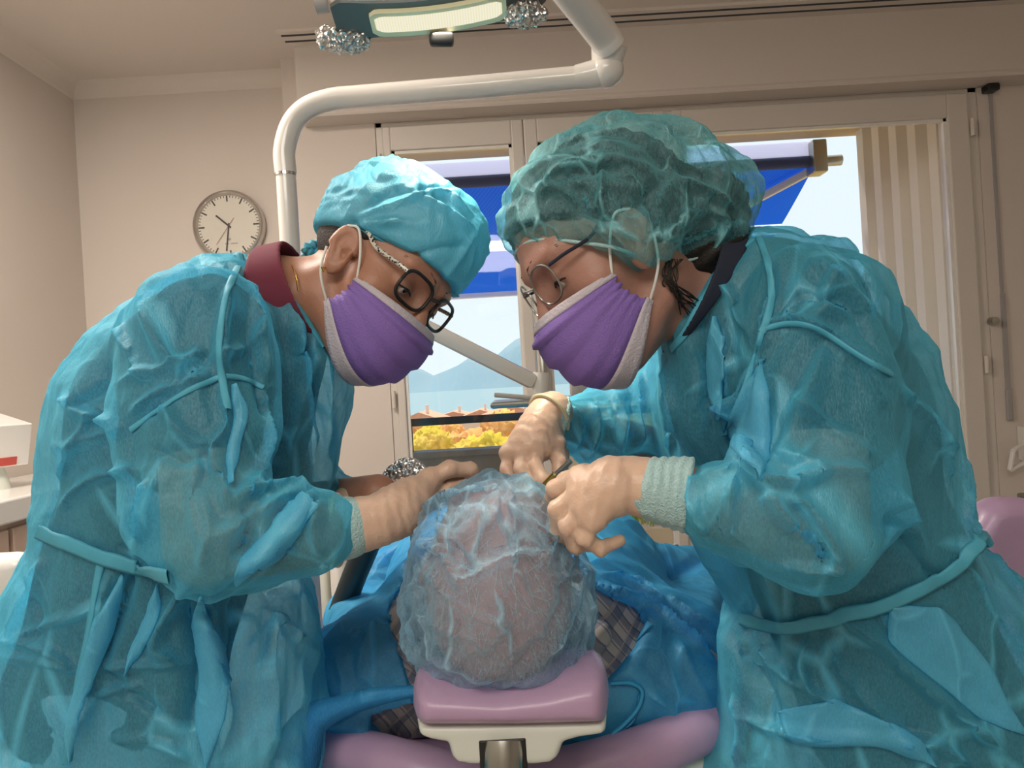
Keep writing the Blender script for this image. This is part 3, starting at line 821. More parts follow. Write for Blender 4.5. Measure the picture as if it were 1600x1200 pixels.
# ================================================================== INSTRUMENT TRAY ON ITS ARM
it = empty('instrument_tray', tuple(P(845, 620, 1.66)), 'grey instrument tray on a slanting arm before the window, between the two clinicians', 'tray')
a0 = P(462, 410, 1.63); a0[1] = 1.62
MB().bar(a0, P(836, 598, 1.66), .040, .034, .01).build('spring_arm', M['lampwhite'], it, smooth=True)
MB().cyl(P(845, 582, 1.66), P(843, 622, 1.66), .017).build('pivot', M['lampwhite'], it, smooth=True)
tz = P(850, 622, 1.66)[2]
MB().box((-.045, 1.50, tz - .012), (.24, 1.80, tz), .005).build('tray_plate', M['steel'], it)
MB().bar(P(772, 617, 1.6), P(900, 627, 1.6), .012, .010, .003).build('tray_handle', M['grey'], it, smooth=True)
MB().box((-.02, -.02, 0), (.02, .02, .045), .006, mtx=Matrix.Translation((.145, 1.66, tz))).build('instrument_holder', M['grey'], it, smooth=True)

# ================================================================== DENTAL CHAIR
dc = empty('dental_chair', (0, 1.7, 0), 'lilac dental chair with padded headrest under the patient', 'dental chair')
hp = [(641, 1082), (646, 1068), (662, 1061), (700, 1062), (780, 1067), (850, 1059), (905, 1046), (935, 1044), (951, 1056), (957, 1085), (955, 1118), (945, 1133), (800, 1137), (665, 1137), (646, 1128), (640, 1108)]
V, F = mesh_sdf(lambda p: d_pillow(p, hp, .775, .06, .022, .738), P(620, 1160, .775) - [0, .09, .02], P(980, 1020, .775) + [0, .09, .02], .004, 2)
from_np('headrest_cushion', V, F, M['lilac'], dc)
sp = [(647, 1127), (952, 1121), (951, 1146), (940, 1152), (905, 1157), (884, 1163), (876, 1185), (862, 1196), (835, 1199), (735, 1199), (712, 1195), (702, 1184), (697, 1164), (672, 1160), (652, 1152)]
hs = None
V, F = mesh_sdf(lambda p: d_pillow(p, sp, .765, .035, .008, .735), P(625, 1220, .765) - [0, .06, .01], P(975, 1100, .765) + [0, .06, .01], .003, 2)
hs = from_np('headrest_shell', V, F, M['ivory'], dc)
MB().box(PV(752, 1238, .729), PV(822, 1153, .729) + Vector((0, .01, 0)), .002).build('hinge_recess', M['black'], hs)
MB().tube([P(787, 1158, .736), P(787, 1175, .732), P(787, 1200, .730), P(787, 1300, .75)], [.0185, .019, .019, .019], 20).build('hinge_bar', M['steel'], hs, smooth=True)
MB().bar(P(787, 1290, .75), (0.0, 1.05, .66), .05, .02, .004).build('headrest_bar', M['steel'], dc)
bc = spline([P(478, 1150, 1.07), P(520, 1166, 1.03), P(600, 1188, .98), P(700, 1215, .955), P(800, 1222, .95), P(900, 1208, .955), P(1000, 1178, .97), P(1080, 1146, 1.0), P(1150, 1112, 1.06)], 6)
nb = len(bc); br = [.026 + .006 * math.sin(PI * i / (nb - 1)) + .003 * (i / (nb - 1)) for i in range(nb)]
def pad_sdf(p):
    d = d_chain(p, bc[::3], br[::3], .0)
    s = np.maximum.reduce([np.abs(p[:, 0] + .0) - .25, np.abs(p[:, 1] - 1.39) - .33, np.abs(p[:, 2] - (.66 + .25 * p[:, 0] ** 2)) - .02]) - .03
    return smin(d, s, .012)
V, F = mesh_sdf(pad_sdf, (-.42, .85, .55), (.42, 1.8, .9), .008, 2)
from_np('backrest_pad', V, F, M['lilac'], dc)
bs = [q + np.array([0, .03, -.050]) for q in bc]
V, F = mesh_sdf(lambda p: smin(d_chain(p, bs[::3], [.035] * len(bs[::3])), np.maximum.reduce([np.abs(p[:, 0]) - .24, np.abs(p[:, 1] - 1.35) - .34, np.abs(p[:, 2] - .60) - .015]) - .02, .03), (-.42, .85, .48), (.42, 1.8, .85), .009, 2)
from_np('backrest_shell', V, F, M['ivory'], dc)
pill((-.26, 1.72, .50), (.26, 2.25, .60), .04).build('seat_pad', M['lilac'], dc, smooth=True)
pill((-.22, 2.22, .46), (.22, 3.0, .55), .04).build('leg_rest', M['lilac'], dc, smooth=True)
MB().box((-.16, 1.55, .12), (.16, 2.1, .50), .04, 3).build('chair_column', M['ivory'], dc, smooth=True)
MB().box((-.26, 1.3, 0), (.26, 2.5, .12), .05, 3).build('chair_base', M['ivory'], dc, smooth=True)
ar = [(548, 917), (596, 913), (604, 918), (603, 934), (594, 985), (540, 1010), (536, 960)]
V, F = mesh_sdf(lambda p: d_pillow(p, ar, 1.9, .02, .018), P(500, 1040, 1.9) - [0, .05, .02], P(640, 890, 1.9) + [0, .05, .02], .006, 2)
am = from_np('armrest', V, F, M['lilac'], dc)
MB().tube([P(570, 970, 1.9), P(572, 1060, 1.9), (-.3, 1.9, .55), (-.2, 1.9, .55)], .016).build('armrest_support', M['ivory'], am, smooth=True)

# ================================================================== DENTAL UNIT BEHIND, GREY WALL PANEL
du = empty('dental_unit', tuple(P(500, 1000, 2.2) * [1, 1, 0]), 'white dental unit column with a spittoon bowl behind the clinician at left', 'dental unit')
def colbox(px0, px1, py0, d, dd, name, m, bev=.012, z0=.05):
    a = P(px0, 950, d); b = P(px1, 950, d); zt = P((px0 + px1) / 2, py0, d)[2]
    return MB().box((a[0], d, z0), (b[0], d + dd, zt), bev, 3).build(name, m, du, smooth=True)
colbox(425, 476, 850, 2.3, .25, 'unit_body', M['white'])
colbox(477, 513, 846, 2.28, .25, 'side_panel', M['ivory'])
colbox(515, 548, 862, 2.22, .2, 'front_post', M['lampwhite'], .03)
colbox(420, 550, 1300, 2.2, .38, 'unit_base', M['ivory'], .01, 0)
bw = P(450, 940, 2.1)
MB().lathe([(.02, -.09), (.03, -.05), (.055, -.02), (.06, .03), (.054, .03), (.05, -.01), (.001, -.03)], bw, seg=32).build('spittoon_bowl', mat('opal_glass', (.72, .62, .55, 1), .15, coat=.4), du, smooth=True)
MB().bar(bw + [0, .0, -.07], bw + [0, .24, -.09], .04, .03, .008).build('bowl_arm', M['white'], du)
q0 = P(590, 860, 3.14); q1 = P(613, 911, 3.14)
gp = MB().box((q0[0], 3.10, q1[2]), (q1[0], 3.149, P(600, 850, 3.14)[2]), .004).build('wall_duct', M['grey'])
tag(gp, 'narrow grey vertical duct on the wall left of the window, above the lilac armrest', 'duct')
# lever bracket on the wall at the right edge
lb = empty('wall_bracket', tuple(P(1606, 700, 3.12)), 'pale grey loop bracket on the wall at the right edge', 'bracket')
c0 = [P(1606, 690, 3.09), P(1583, 704, 3.07), P(1578, 735, 3.07), P(1606, 720, 3.07)]
m = MB()
for a, b in zip(c0, c0[1:] + c0[:1]): m.bar(a, b, .022, .012, .003)
m.build('loop', M['lampwhite'], lb)
a = P(1606, 720, 3.12); m = MB(); m.box((a[0] - .02, 3.08, a[2]), (a[0] + .09, 3.15, a[2] + .14), .006); m.build('mounting_plate', M['lampwhite'], lb)

# ================================================================== OPERATOR STOOL AT THE RIGHT
so = empty('operator_stool', tuple(P(1640, 1000, 1.5) * [1, 1, 0]), 'lilac padded backrest of a stool behind the clinician at right', 'stool')
sx = P(1640, 900, 1.5)[0]
sb = [(1500, 830), (1525, 788), (1552, 776), (1590, 776), (1640, 788), (1690, 812), (1720, 850), (1725, 920), (1700, 960), (1560, 960), (1510, 920)]
V, F = mesh_sdf(lambda p: d_pillow(p, sb, 1.45, .045, .035), P(1470, 990, 1.45) - [0, .1, .05], P(1760, 740, 1.45) + [0, .1, .05], .008, 2)
from_np('backrest', V, F, M['lilac'], so)
sc_ = (sx - .02, 1.72)
MB().lathe([(.02, 0), (.17, .0), (.195, .02), (.195, .05), (.17, .075), (.02, .08)], (sc_[0], sc_[1], .52), seg=40).build('seat', M['lilac'], so, smooth=True)
MB().tube([(sx - .02, 1.52, .92), (sx - .02, 1.56, .6), (sc_[0], sc_[1], .51)], .018).build('back_support', M['steel'], so, smooth=True)
MB().cyl((sc_[0], sc_[1], .06), (sc_[0], sc_[1], .52), .025).build('gas_column', M['chrome'], so, smooth=True)
for k in range(5):
    a = 2 * PI * k / 5 + .3; e = (sc_[0] + .25 * math.cos(a), sc_[1] + .25 * math.sin(a))
    lg = MB().bar((sc_[0], sc_[1], .085), (e[0], e[1], .065), .035, .025, .006).build('leg', M['grey'], so)
    MB().cyl((e[0] - .012, e[1], .028), (e[0] + .012, e[1], .028), .028, seg=16).build('caster', M['black'], lg)

# ================================================================== OUTSIDE
def S(o): o['kind'] = 'structure'; return o
S(MB().box((-1.6, YO, -.15), (2.4, 4.62, -.0)).build('balcony_floor', M['cream']))
S(MB().box((-1.6, YO, 2.45), (2.4, 4.22, 2.6)).build('balcony_ceiling', M['beige']))
m = MB(); m.box((-1.6, 4.45, 0), (2.4, 4.6, .80)); m.box((-1.6, 4.43, .80), (2.4, 4.62, .835), .006)
S(m.build('balcony_parapet', M['concrete']))
rl = MB().box((-1.6, 4.50, .985), (2.4, 4.53, 1.03), .003).build('balcony_railing', M['iron'])
tag(rl, 'dark iron handrail above the concrete balcony parapet', 'railing')
for x in (-1.3, -.62, 1.4, 2.1): MB().box((x, 4.505, .83), (x + .02, 4.525, .99)).build('rail_post', M['iron'], rl)
pl = empty('planter', (.5, 3.95, 0), 'long cream planter box with low green plants on the balcony', 'planter')
MB().box((.22, 3.75, 0), (1.30, 4.2, .46), .01).build('planter_box', M['cream'], pl)
MB().box((.22, 4.2, 0), (1.30, 4.40, .80), .01).build('planter_back', M['cream'], pl)
V = []; F = []
r = np.random.default_rng(4)
for i in range(900):
    c = np.array([r.uniform(.24, 1.28), r.uniform(3.78, 4.15), .455]); a = r.uniform(0, 6.28); hgt = r.uniform(.02, .055); w = .008
    dx = np.array([math.cos(a), math.sin(a), 0]); tip = c + [r.normal() * .02, r.normal() * .02, hgt]
    k = len(V); V += [c - dx * w * .4, c + dx * w * .4, (c + tip) / 2 + dx * w, tip]; F.append((k, k + 1, k + 2, k + 3))
go = from_np('low_plants', V, F, M['green'], pl, False); go['kind'] = 'stuff'
# ribbed side wall
m = MB(); m.box((1.99, YO, 0), (2.09, 4.2, 2.45))
nr = 5
for i in range(nr):
    y0 = 3.37 + i * .172; m.prism([(1.995, y0, 0), (1.935, y0 + .02, 0), (1.935, y0 + .092, 0), (1.995, y0 + .112, 0)], (0, 0, 2.45))
S(m.build('balcony_side_wall', M['ribs']))
# awning
aw = empty('awning', (.5, 4.2, 2.4), 'bright blue awning with a pale stripe, lowered outside the window', 'awning')
A0 = np.array([-1.2, 4.25, 2.385]); def_slope = -.33
def aw_pt(x, y): return (x, y, 2.36 + def_slope * (y - 4.27))
def slab(y0, y1, name, m_, x0=-1.2, x1a=1.78):
    b = MB(); n = 14; top = []; 
    def xr(y): return x1a
    vs = []
    for i in range(n + 1):
        y = y0 + (y1 - y0) * i / n; z = aw_pt(0, y)[2] - .035 * math.sin(PI * (y - 4.27) / 1.45) 
        for dz in (0, .003): vs.append([b.bm.verts.new((x0, y, z + dz)), b.bm.verts.new((xr(y), y, z + dz))])
    for i in range(n):
        a, a2, c, c2 = vs[2 * i], vs[2 * i + 1], vs[2 * i + 2], vs[2 * i + 3]
        b.bm.faces.new((a[0], a[1], c[1], c[0])); b.bm.faces.new((a2[0], c2[0], c2[1], a2[1]))
        b.bm.faces.new((a[0], c[0], c2[0], a2[0])); b.bm.faces.new((a[1], a2[1], c2[1], c[1]))
    return b.build(name, m_, aw, smooth=True)
slab(4.27, 4.90, 'awning_cloth', M['awning']); slab(4.90, 5.03, 'pale_stripe', M['pale_cloth']); slab(5.03, 5.70, 'awning_cloth', M['awning'])
MB().box((-1.2, 4.262, 2.35), (1.80, 4.265, 2.447)).build('cassette_stand_in', M['pale_cloth'], aw)  # translucent panel added in place of the awning cassette, so the sky brightens it
MB().cyl((-1.2, 4.27, 2.335), (1.80, 4.27, 2.335), .032).build('roller', mat('dark_blue_roller', (.02, .05, .20, 1), .6), aw, smooth=True)
fz = aw_pt(0, 5.7)[2]
MB().box((-1.2, 5.69, fz - .035), (1.80, 5.73, fz + .01), .006).build('front_bar', M['alu'], aw)
MB().bar((1.78, 4.30, 2.31), (1.0, 5.0, 2.0), .03, .045, .008).build('folding_arm', M['lampwhite'], aw)
MB().bar((1.0, 5.0, 2.0), (1.35, 5.68, fz), .028, .04, .008).build('folding_arm', M['lampwhite'], aw)
m = MB(); m.box((1.72, 4.20, 2.26), (1.80, 4.32, 2.44), .01); m.cyl((1.80, 4.27, 2.335), (1.90, 4.27, 2.335), .03); m.build('awning_bracket', M['steel'], aw, smooth=True)
# lake, mountains, town
S(MB().box((-9000, 500, -45), (9000, 14000, -44)).build('lake', M['lake']))
nx = 90; V = []; F = []
xs = np.linspace(-9000, 9000, nx); r = np.random.default_rng(3)
rid = 420 + 260 * np.sin(xs * .0007 + 1.2) + 150 * np.sin(xs * .0019 + .3) + 60 * np.sin(xs * .0061) + r.normal(0, 18, nx)
for i in range(nx):
    for y, f in ((11000, -.12), (11700, .35), (12400, .8), (13000, 1.0), (14500, -.1)): V.append((xs[i], y + r.normal(0, 60), -44 + max(rid[i], 80) * f + (r.normal(0, 20) if f > 0.2 else 0)))
for i in range(nx - 1):
    for k in range(4): F.append((i * 5 + k, i * 5 + 5 + k, i * 5 + 6 + k, i * 5 + 1 + k))
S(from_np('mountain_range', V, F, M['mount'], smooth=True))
S(MB().box((-300, 8, -30), (300, 520, -16)).build('hillside_ground', M['hill']))
def house(px, py, d, w, hgt, label):
    c = P(px, py, d); e = empty('house', (c[0], d, -16), label, 'house', 'houses by the lake')
    x0, x1, y0, y1, zt = c[0] - w / 2, c[0] + w / 2, d, d + 10, c[2]
    MB().box((x0, y0, -16.5), (x1, y1, zt - hgt)).build('wall', M['house'], e)
    MB().prism([(x0 - .6, y0 - .6, zt - hgt), ((x0 + x1) / 2, y0 - .6, zt), (x1 + .6, y0 - .6, zt - hgt)], (0, 11.2, 0)).build('roof', M['roof'], e)
    MB().box((x0 + w * .62, y0 + 2, zt - hgt), (x0 + w * .68, y0 + 3, zt + .8)).build('chimney', M['house'], e)
house(655, 644, 95, 5, 1.2, 'terracotta roofed house at the left end of the shore behind the railing')
house(708, 643, 135, 6.5, 1.0, 'terracotta roofed house nearest the lake, beyond the autumn trees')
house(750, 640, 120, 5, 1.0, 'terracotta roofed house further right among the orange trees')
house(800, 634, 90, 7, 1.2, 'terracotta roofed house just under the instrument tray')
def tree(px, py, d, r_, m_, seed, label):
    c = P(px, py, d); c[2] -= r_ * .75
    t = empty('tree', (c[0], d, -16), label, 'tree', 'autumn trees below the balcony')
    MB().tube([(c[0], d, -16.5), (c[0], d, c[2])], [r_ * .09, r_ * .05], 8).build('trunk', M['wood'], t)
    rr = np.random.default_rng(seed); blobs = [(c + rr.normal(0, .42, 3) * r_ * [1, 1, .45], r_ * rr.uniform(.35, .6)) for _ in range(14)]
    def f(p):
        d_ = None
        for b, q in blobs:
            e = np.linalg.norm(p - b, axis=1) - q; d_ = e if d_ is None else np.minimum(d_, e)
        return d_
    V, F = mesh_sdf(f, c - r_ * 2, c + r_ * 2, r_ * .09, 0)
    V = V + normals(V, F) * (np.random.default_rng(seed + 1).normal(0, .07, len(V)) * r_)[:, None]
    from_np('foliage', V, F, m_, t, smooth=False)
tree(668, 672, 30, 1.1, M['yellow'], 1, 'yellow tree crown low at the left beside the parapet')
tree(720, 668, 34, 1.5, M['autumn'], 2, 'orange tree crown in the middle just below the railing')
tree(790, 652, 38, 1.9, M['autumn'], 3, 'larger orange tree crown rising above the railing by the tray')
tree(770, 676, 27, 1.2, M['yellow'], 4, 'yellow tree crown low behind the upper glove')
tree(880, 660, 52, 2.0, M['autumn'], 5, 'orange tree crown hidden mostly by the clinician at right')
tree(640, 655, 42, 1.3, M['autumn'], 6, 'small orange tree crown at the window frame left')
# ================================================================== PEOPLE: MATERIALS
def skin_mat(name, col, redd=.12):
    k = NT(name); tc = k.new('ShaderNodeTexCoord')
    n1 = k.new('ShaderNodeTexNoise', i_Scale=38.0, i_Detail=6.0); k.link(tc.outputs['Object'], n1.inputs['Vector'])
    mx = k.new('ShaderNodeMix', data_type='RGBA')
    mx.inputs['A'].default_value = (col[0] * .88, col[1] * .80, col[2] * .78, 1); mx.inputs['B'].default_value = (min(1, col[0] * 1.1), col[1] * 1.08, col[2] * 1.06, 1)
    k.link(n1.outputs['Fac'], mx.inputs['Factor'])
    p = k.new('ShaderNodeBsdfPrincipled', i_Roughness=.48); p.inputs['Subsurface Weight'].default_value = .25
    p.inputs['Subsurface Radius'].default_value = (.012, .005, .003); p.inputs['Subsurface Scale'].default_value = .5
    n2 = k.new('ShaderNodeTexNoise', i_Scale=420.0, i_Detail=2.0); k.link(tc.outputs['Object'], n2.inputs['Vector'])
    bp = k.new('ShaderNodeBump', i_Strength=.12, i_Distance=.004); k.link(n2.outputs['Fac'], bp.inputs['Height'])
    k.link(bp.outputs[0], p.inputs['Normal']); k.link(mx.outputs['Result'], p.inputs['Base Color']); k.link(p.outputs[0], k.out.inputs[0]); return k.m
M['skin_tan'] = skin_mat('tanned_skin', (.42, .215, .14, 1))
M['skin_fair'] = skin_mat('light_skin', (.41, .225, .17, 1))
M['skin_pink'] = skin_mat('pink_scalp', (.62, .30, .27, 1))
M['gown'] = cloth_mat('pale_cyan_gown_fabric', (.15, .72, .99, 1), .62, tint=.5, gloss=.065, crum=8, crum_str=.8, translucent=.42, rough=.42)
M['seam'] = mat('gown_double_layer', (.07, .38, .52, 1), .6, noise=.08, nscale=120)
M['fold'] = cloth_mat('folded_gown_fabric', (.19, .74, .97, 1), .38, tint=.35, gloss=.05, crum=12, crum_str=.5, translucent=.42, rough=.45)
M['pgown'] = cloth_mat('bright_blue_gown_fabric', (.08, .56, .98, 1), .46, tint=.5, gloss=.06, crum=10, crum_str=.7, translucent=.42, rough=.5)
M['pseam'] = mat('blue_binding', (.03, .33, .62, 1), .6, noise=.08, nscale=120)
M['cap_opaque'] = cloth_mat('teal_cap_fabric', (.12, .54, .74, 1), .10, gloss=.06, crum=14, crum_str=.8, translucent=.3, rough=.45)
M['cap_sheer'] = cloth_mat('sheer_green_cap_fabric', (.25, .66, .72, 1), .80, gloss=.09, crum=16, crum_str=1.0, translucent=.35, rough=.4)
M['cap_patient'] = cloth_mat('sheer_pale_blue_cap_fabric', (.44, .74, .92, 1), .80, gloss=.09, crum=15, crum_str=1.0, translucent=.4, rough=.4)
M['band_white'] = mat('white_elastic', (.74, .76, .72, 1), .7)
M['cap_band'] = mat('cap_elastic', (.40, .60, .60, 1), .7, noise=.15, nscale=250)
M['mask'] = mat('purple_mask_fabric', (.235, .14, .46, 1), .75, noise=.05, nscale=60, bump=.25, bscale=500)
M['mask_edge'] = mat('pale_mask_border', (.55, .50, .55, 1), .7, bump=.3, bscale=400)
M['maroon'] = mat('maroon_scrub_cloth', (.16, .022, .045, 1), .85, noise=.08, nscale=150)
M['darkscrub'] = mat('dark_plum_scrub_cloth', (.062, .035, .055, 1), .85, noise=.1, nscale=150)
M['navy'] = mat('navy_scrub_cloth', (.012, .017, .035, 1), .85, noise=.1, nscale=150)
M['whitecloth'] = mat('white_trouser_cloth', (.55, .56, .56, 1), .85)
M['hair'] = mat('dark_brown_hair', (.012, .008, .006, 1), .6, noise=.3, nscale=300, bump=.3, bscale=500)
M['greyhair'] = mat('thin_white_hair', (.62, .56, .50, 1), .6)
M['glove'] = skin_mat('cream_latex_glove', (.70, .51, .385, 1))
M['glove'].node_tree.nodes['Principled BSDF'].inputs['Roughness'].default_value = .38
M['cuff'] = mat('knit_cuff', (.42, .62, .62, 1), .85, noise=.1, nscale=200, bump=.5, bscale=450)
M['glove_rim'] = mat('rolled_latex_rim', (.72, .62, .40, 1), .45)
M['eye'] = mat('eyeball', (.62, .58, .55, 1), .15)
M['iris'] = mat('brown_iris', (.03, .015, .01, 1), .1)
M['lens'] = glass_mat('spectacle_lens', (.99, .99, .99, 1), .03)
M['gold'] = mat('gold', (.85, .55, .15, 1), .25, 1.0)
M['shoe'] = mat('white_clog', (.7, .7, .7, 1), .4)
def leopard():
    k = NT('leopard_acetate'); tc = k.new('ShaderNodeTexCoord'); v = k.new('ShaderNodeTexVoronoi', i_Scale=330.0); k.link(tc.outputs['Object'], v.inputs['Vector'])
    r = k.new('ShaderNodeValToRGB'); r.color_ramp.interpolation = 'CONSTANT'; r.color_ramp.elements[0].color = (.02, .018, .015, 1); r.color_ramp.elements[1].color = (.62, .58, .50, 1); r.color_ramp.elements[1].position = .42
    p = k.new('ShaderNodeBsdfPrincipled', i_Roughness=.2); k.link(v.outputs['Distance'], r.inputs[0]); k.link(r.outputs[0], p.inputs['Base Color']); k.link(p.outputs[0], k.out.inputs[0]); return k.m
M['leopard'] = leopard()
def plaid():
    k = NT('plaid_shirt_cloth'); tc = k.new('ShaderNodeTexCoord')
    nz = k.new('ShaderNodeTexNoise', i_Scale=6.0); k.link(tc.outputs['Object'], nz.inputs['Vector'])
    mv = k.new('ShaderNodeMix', data_type='VECTOR'); mv.inputs['Factor'].default_value = .10; k.link(tc.outputs['Object'], mv.inputs['A']); k.link(nz.outputs['Color'], mv.inputs['B'])
    mp = k.new('ShaderNodeMapping'); mp.inputs['Rotation'].default_value = (.5, .75, .1); k.link(mv.outputs['Result'], mp.inputs['Vector'])
    sp = k.new('ShaderNodeSeparateXYZ'); k.link(mp.outputs[0], sp.inputs[0])
    def stripe(axis, freq, lo):
        a = k.new('ShaderNodeMath', operation='MULTIPLY'); a.inputs[1].default_value = freq; k.link(sp.outputs[axis], a.inputs[0])
        f = k.new('ShaderNodeMath', operation='FRACT'); k.link(a.outputs[0], f.inputs[0])
        c = k.new('ShaderNodeMath', operation='GREATER_THAN'); c.inputs[1].default_value = lo; k.link(f.outputs[0], c.inputs[0]); return c
    cur = None
    for axis, freq, lo, col, w in ((0, 34, .60, (.10, .13, .20, 1), .62), (2, 34, .60, (.10, .13, .20, 1), .62), (0, 68, .84, (.06, .08, .15, 1), .6), (2, 34, .90, (.55, .45, .38, 1), .5)):
        s = stripe(axis, freq, lo); mu = k.new('ShaderNodeMath', operation='MULTIPLY'); mu.inputs[1].default_value = w; k.link(s.outputs[0], mu.inputs[0])
        mx = k.new('ShaderNodeMix', data_type='RGBA'); k.link(mu.outputs[0], mx.inputs['Factor'])
        if cur is None: mx.inputs['A'].default_value = (.48, .44, .42, 1)
        else: k.link(cur.outputs['Result'], mx.inputs['A'])
        mx.inputs['B'].default_value = col; cur = mx
    p = k.new('ShaderNodeBsdfPrincipled', i_Roughness=.85); k.link(cur.outputs['Result'], p.inputs['Base Color']); k.link(p.outputs[0], k.out.inputs[0]); return k.m
M['plaid'] = plaid()

# ================================================================== HEAD
class Head:
    """frame at the middle of the ear axis: s sideways (minus = towards the photographer), f forwards, h upwards"""
    def __init__(H, C, F, S, scale=1.0):
        F = np.asarray(F, float); F /= np.linalg.norm(F)
        S = np.asarray(S, float); S = S - F * (S @ F); S /= np.linalg.norm(S)
        U = np.cross(S, F)
        if U[2] < 0 and abs(U[2]) > .3: U = -U
        H.C = np.asarray(C, float); H.F = F; H.S = S; H.U = U; H.k = scale; H.R = np.array([S, F, U])
    def w(H, s, f, h): return H.C + H.k * (s * H.S + f * H.F + h * H.U)
    def l(H, p): return ((p - H.C) @ H.R.T) / H.k
    def skull(H, q):
        d = d_ell(q, (0, -.012, .045), (.073, .094, .080))
        d = smin(d, d_ell(q, (0, .036, .022), (.060, .056, .078)), .03)
        return d
    def sdf(H, p, face=True, ears=True):
        q = H.l(p)
        a = q.copy(); a[:, 0] = np.abs(a[:, 0])
        d = H.skull(q)
        d = smin(d, d_ell(q, (0, .036, -.048), (.050, .050, .060)), .03)
        d = smin(d, d_ell(q, (0, .066, -.092), (.024, .021, .019)), .025)
        d = smin(d, d_cap(a, (.046, .005, -.062), (.022, .062, -.092), .014, .013), .02)
        d = smin(d, d_ell(a, (.044, .056, -.014), (.022, .022, .020)), .025)
        d = smin(d, d_cap(a, (.042, .078, .034), (.012, .089, .031), .009, .010), .016)
        d = smax(d, -d_ell(a, (.033, .102, .011), (.021, .019, .015)), .012)
        d = smin(d, d_ell(a, (.033, .0755, .011), (.0155, .0135, .0125)), .004)
        d = smin(d, d_cap(q, (0, .086, .024), (0, .110, -.022), .0075, .0105), .012)
        d = smin(d, d_ell(a, (.0105, .101, -.027), (.008, .010, .008)), .008)
        d = smin(d, d_ell(q, (0, .090, -.052), (.024, .012, .007)), .008)
        d = smin(d, d_ell(q, (0, .089, -.064), (.020, .011, .007)), .006)
        if ears:
            ca, sa = math.cos(.42), math.sin(.42)
            e = a - np.array([.077, .012, -.002])
            x = e[:, 0] * ca + e[:, 1] * sa * 1.0; y = -e[:, 0] * sa + e[:, 1] * ca
            z = e[:, 2] * math.cos(.2) - y * math.sin(.2); y = e[:, 2] * math.sin(.2) + y * math.cos(.2)
            g = np.stack([x, y, z], 1)
            w_ = np.where(z > 0, 1.0, .78)[:, None] * 1.0
            g2 = g.copy(); g2[:, 1] /= w_[:, 0]
            o = d_ell(g2, (0, 0, 0), (.0085, .0195, .033))
            o = smax(o, -d_ell(g2, (.0085, .002, .002), (.0075, .0135, .0245)), .004)
            o = smin(o, d_ell(g2, (.001, .004, -.002), (.0035, .005, .016)), .006)        # antihelix fold
            o = smin(o, d_ell(g2, (.001, .0135, -.002), (.006, .004, .006)), .004)       # tragus
            o = smax(o, -d_ell(g2, (.006, .007, -.004), (.007, .0055, .008)), .003)      # ear hole
            d = smin(d, o, .005)
        return d * H.k
    def strand(H, pts, n=8): return [H.w(*q) for q in spline(pts, n)]
def eyes(H, root, side=(-1, 1), look=-.25):
    for s in side:
        c = H.w(.033 * s, .0768, .009)
        o = MB().sphere(c, .0118 * H.k).build('eye', M['eye'], root, smooth=True)
        g = H.F + H.U * look - H.S * 0; g /= np.linalg.norm(g)
        MB().sphere(c + g * .0072 * H.k, .0056 * H.k).build('iris', M['iris'], o, smooth=True)
        lid = [H.w(s * (.033 + x), .0888 - abs(x) * .30 - x * .12, .0075 - 14 * x * x + .001) for x in np.linspace(-.0145, .0145, 9)]
        MB().tube(lid, [.0007, .0011, .0014, .0016, .0016, .0016, .0014, .0011, .0007], 6).build('eyelashes', M['hair'], root, smooth=True)
def brow(H, root, m, side=(-1, 1)):
    for s in side:
        b = MB(); r = np.random.default_rng(5 if s < 0 else 6)
        for i in range(90):
            x = r.uniform(.012, .050); t = (x - .012) / .038
            f = .1005 - .018 * t - .006 * t * t; h = .0335 + .007 * math.sin(t * 2.2) + r.normal() * .0018
            a = H.w(s * x, f, h); e = H.w(s * (x + .007), f - .004, h + .0025 * (1 - 1.6 * t))
            b.tube([a, (a + e) / 2 + H.F * .0006, e], [.0005, .0004, .0001], 4)
        b.build('eyebrow', m, root)

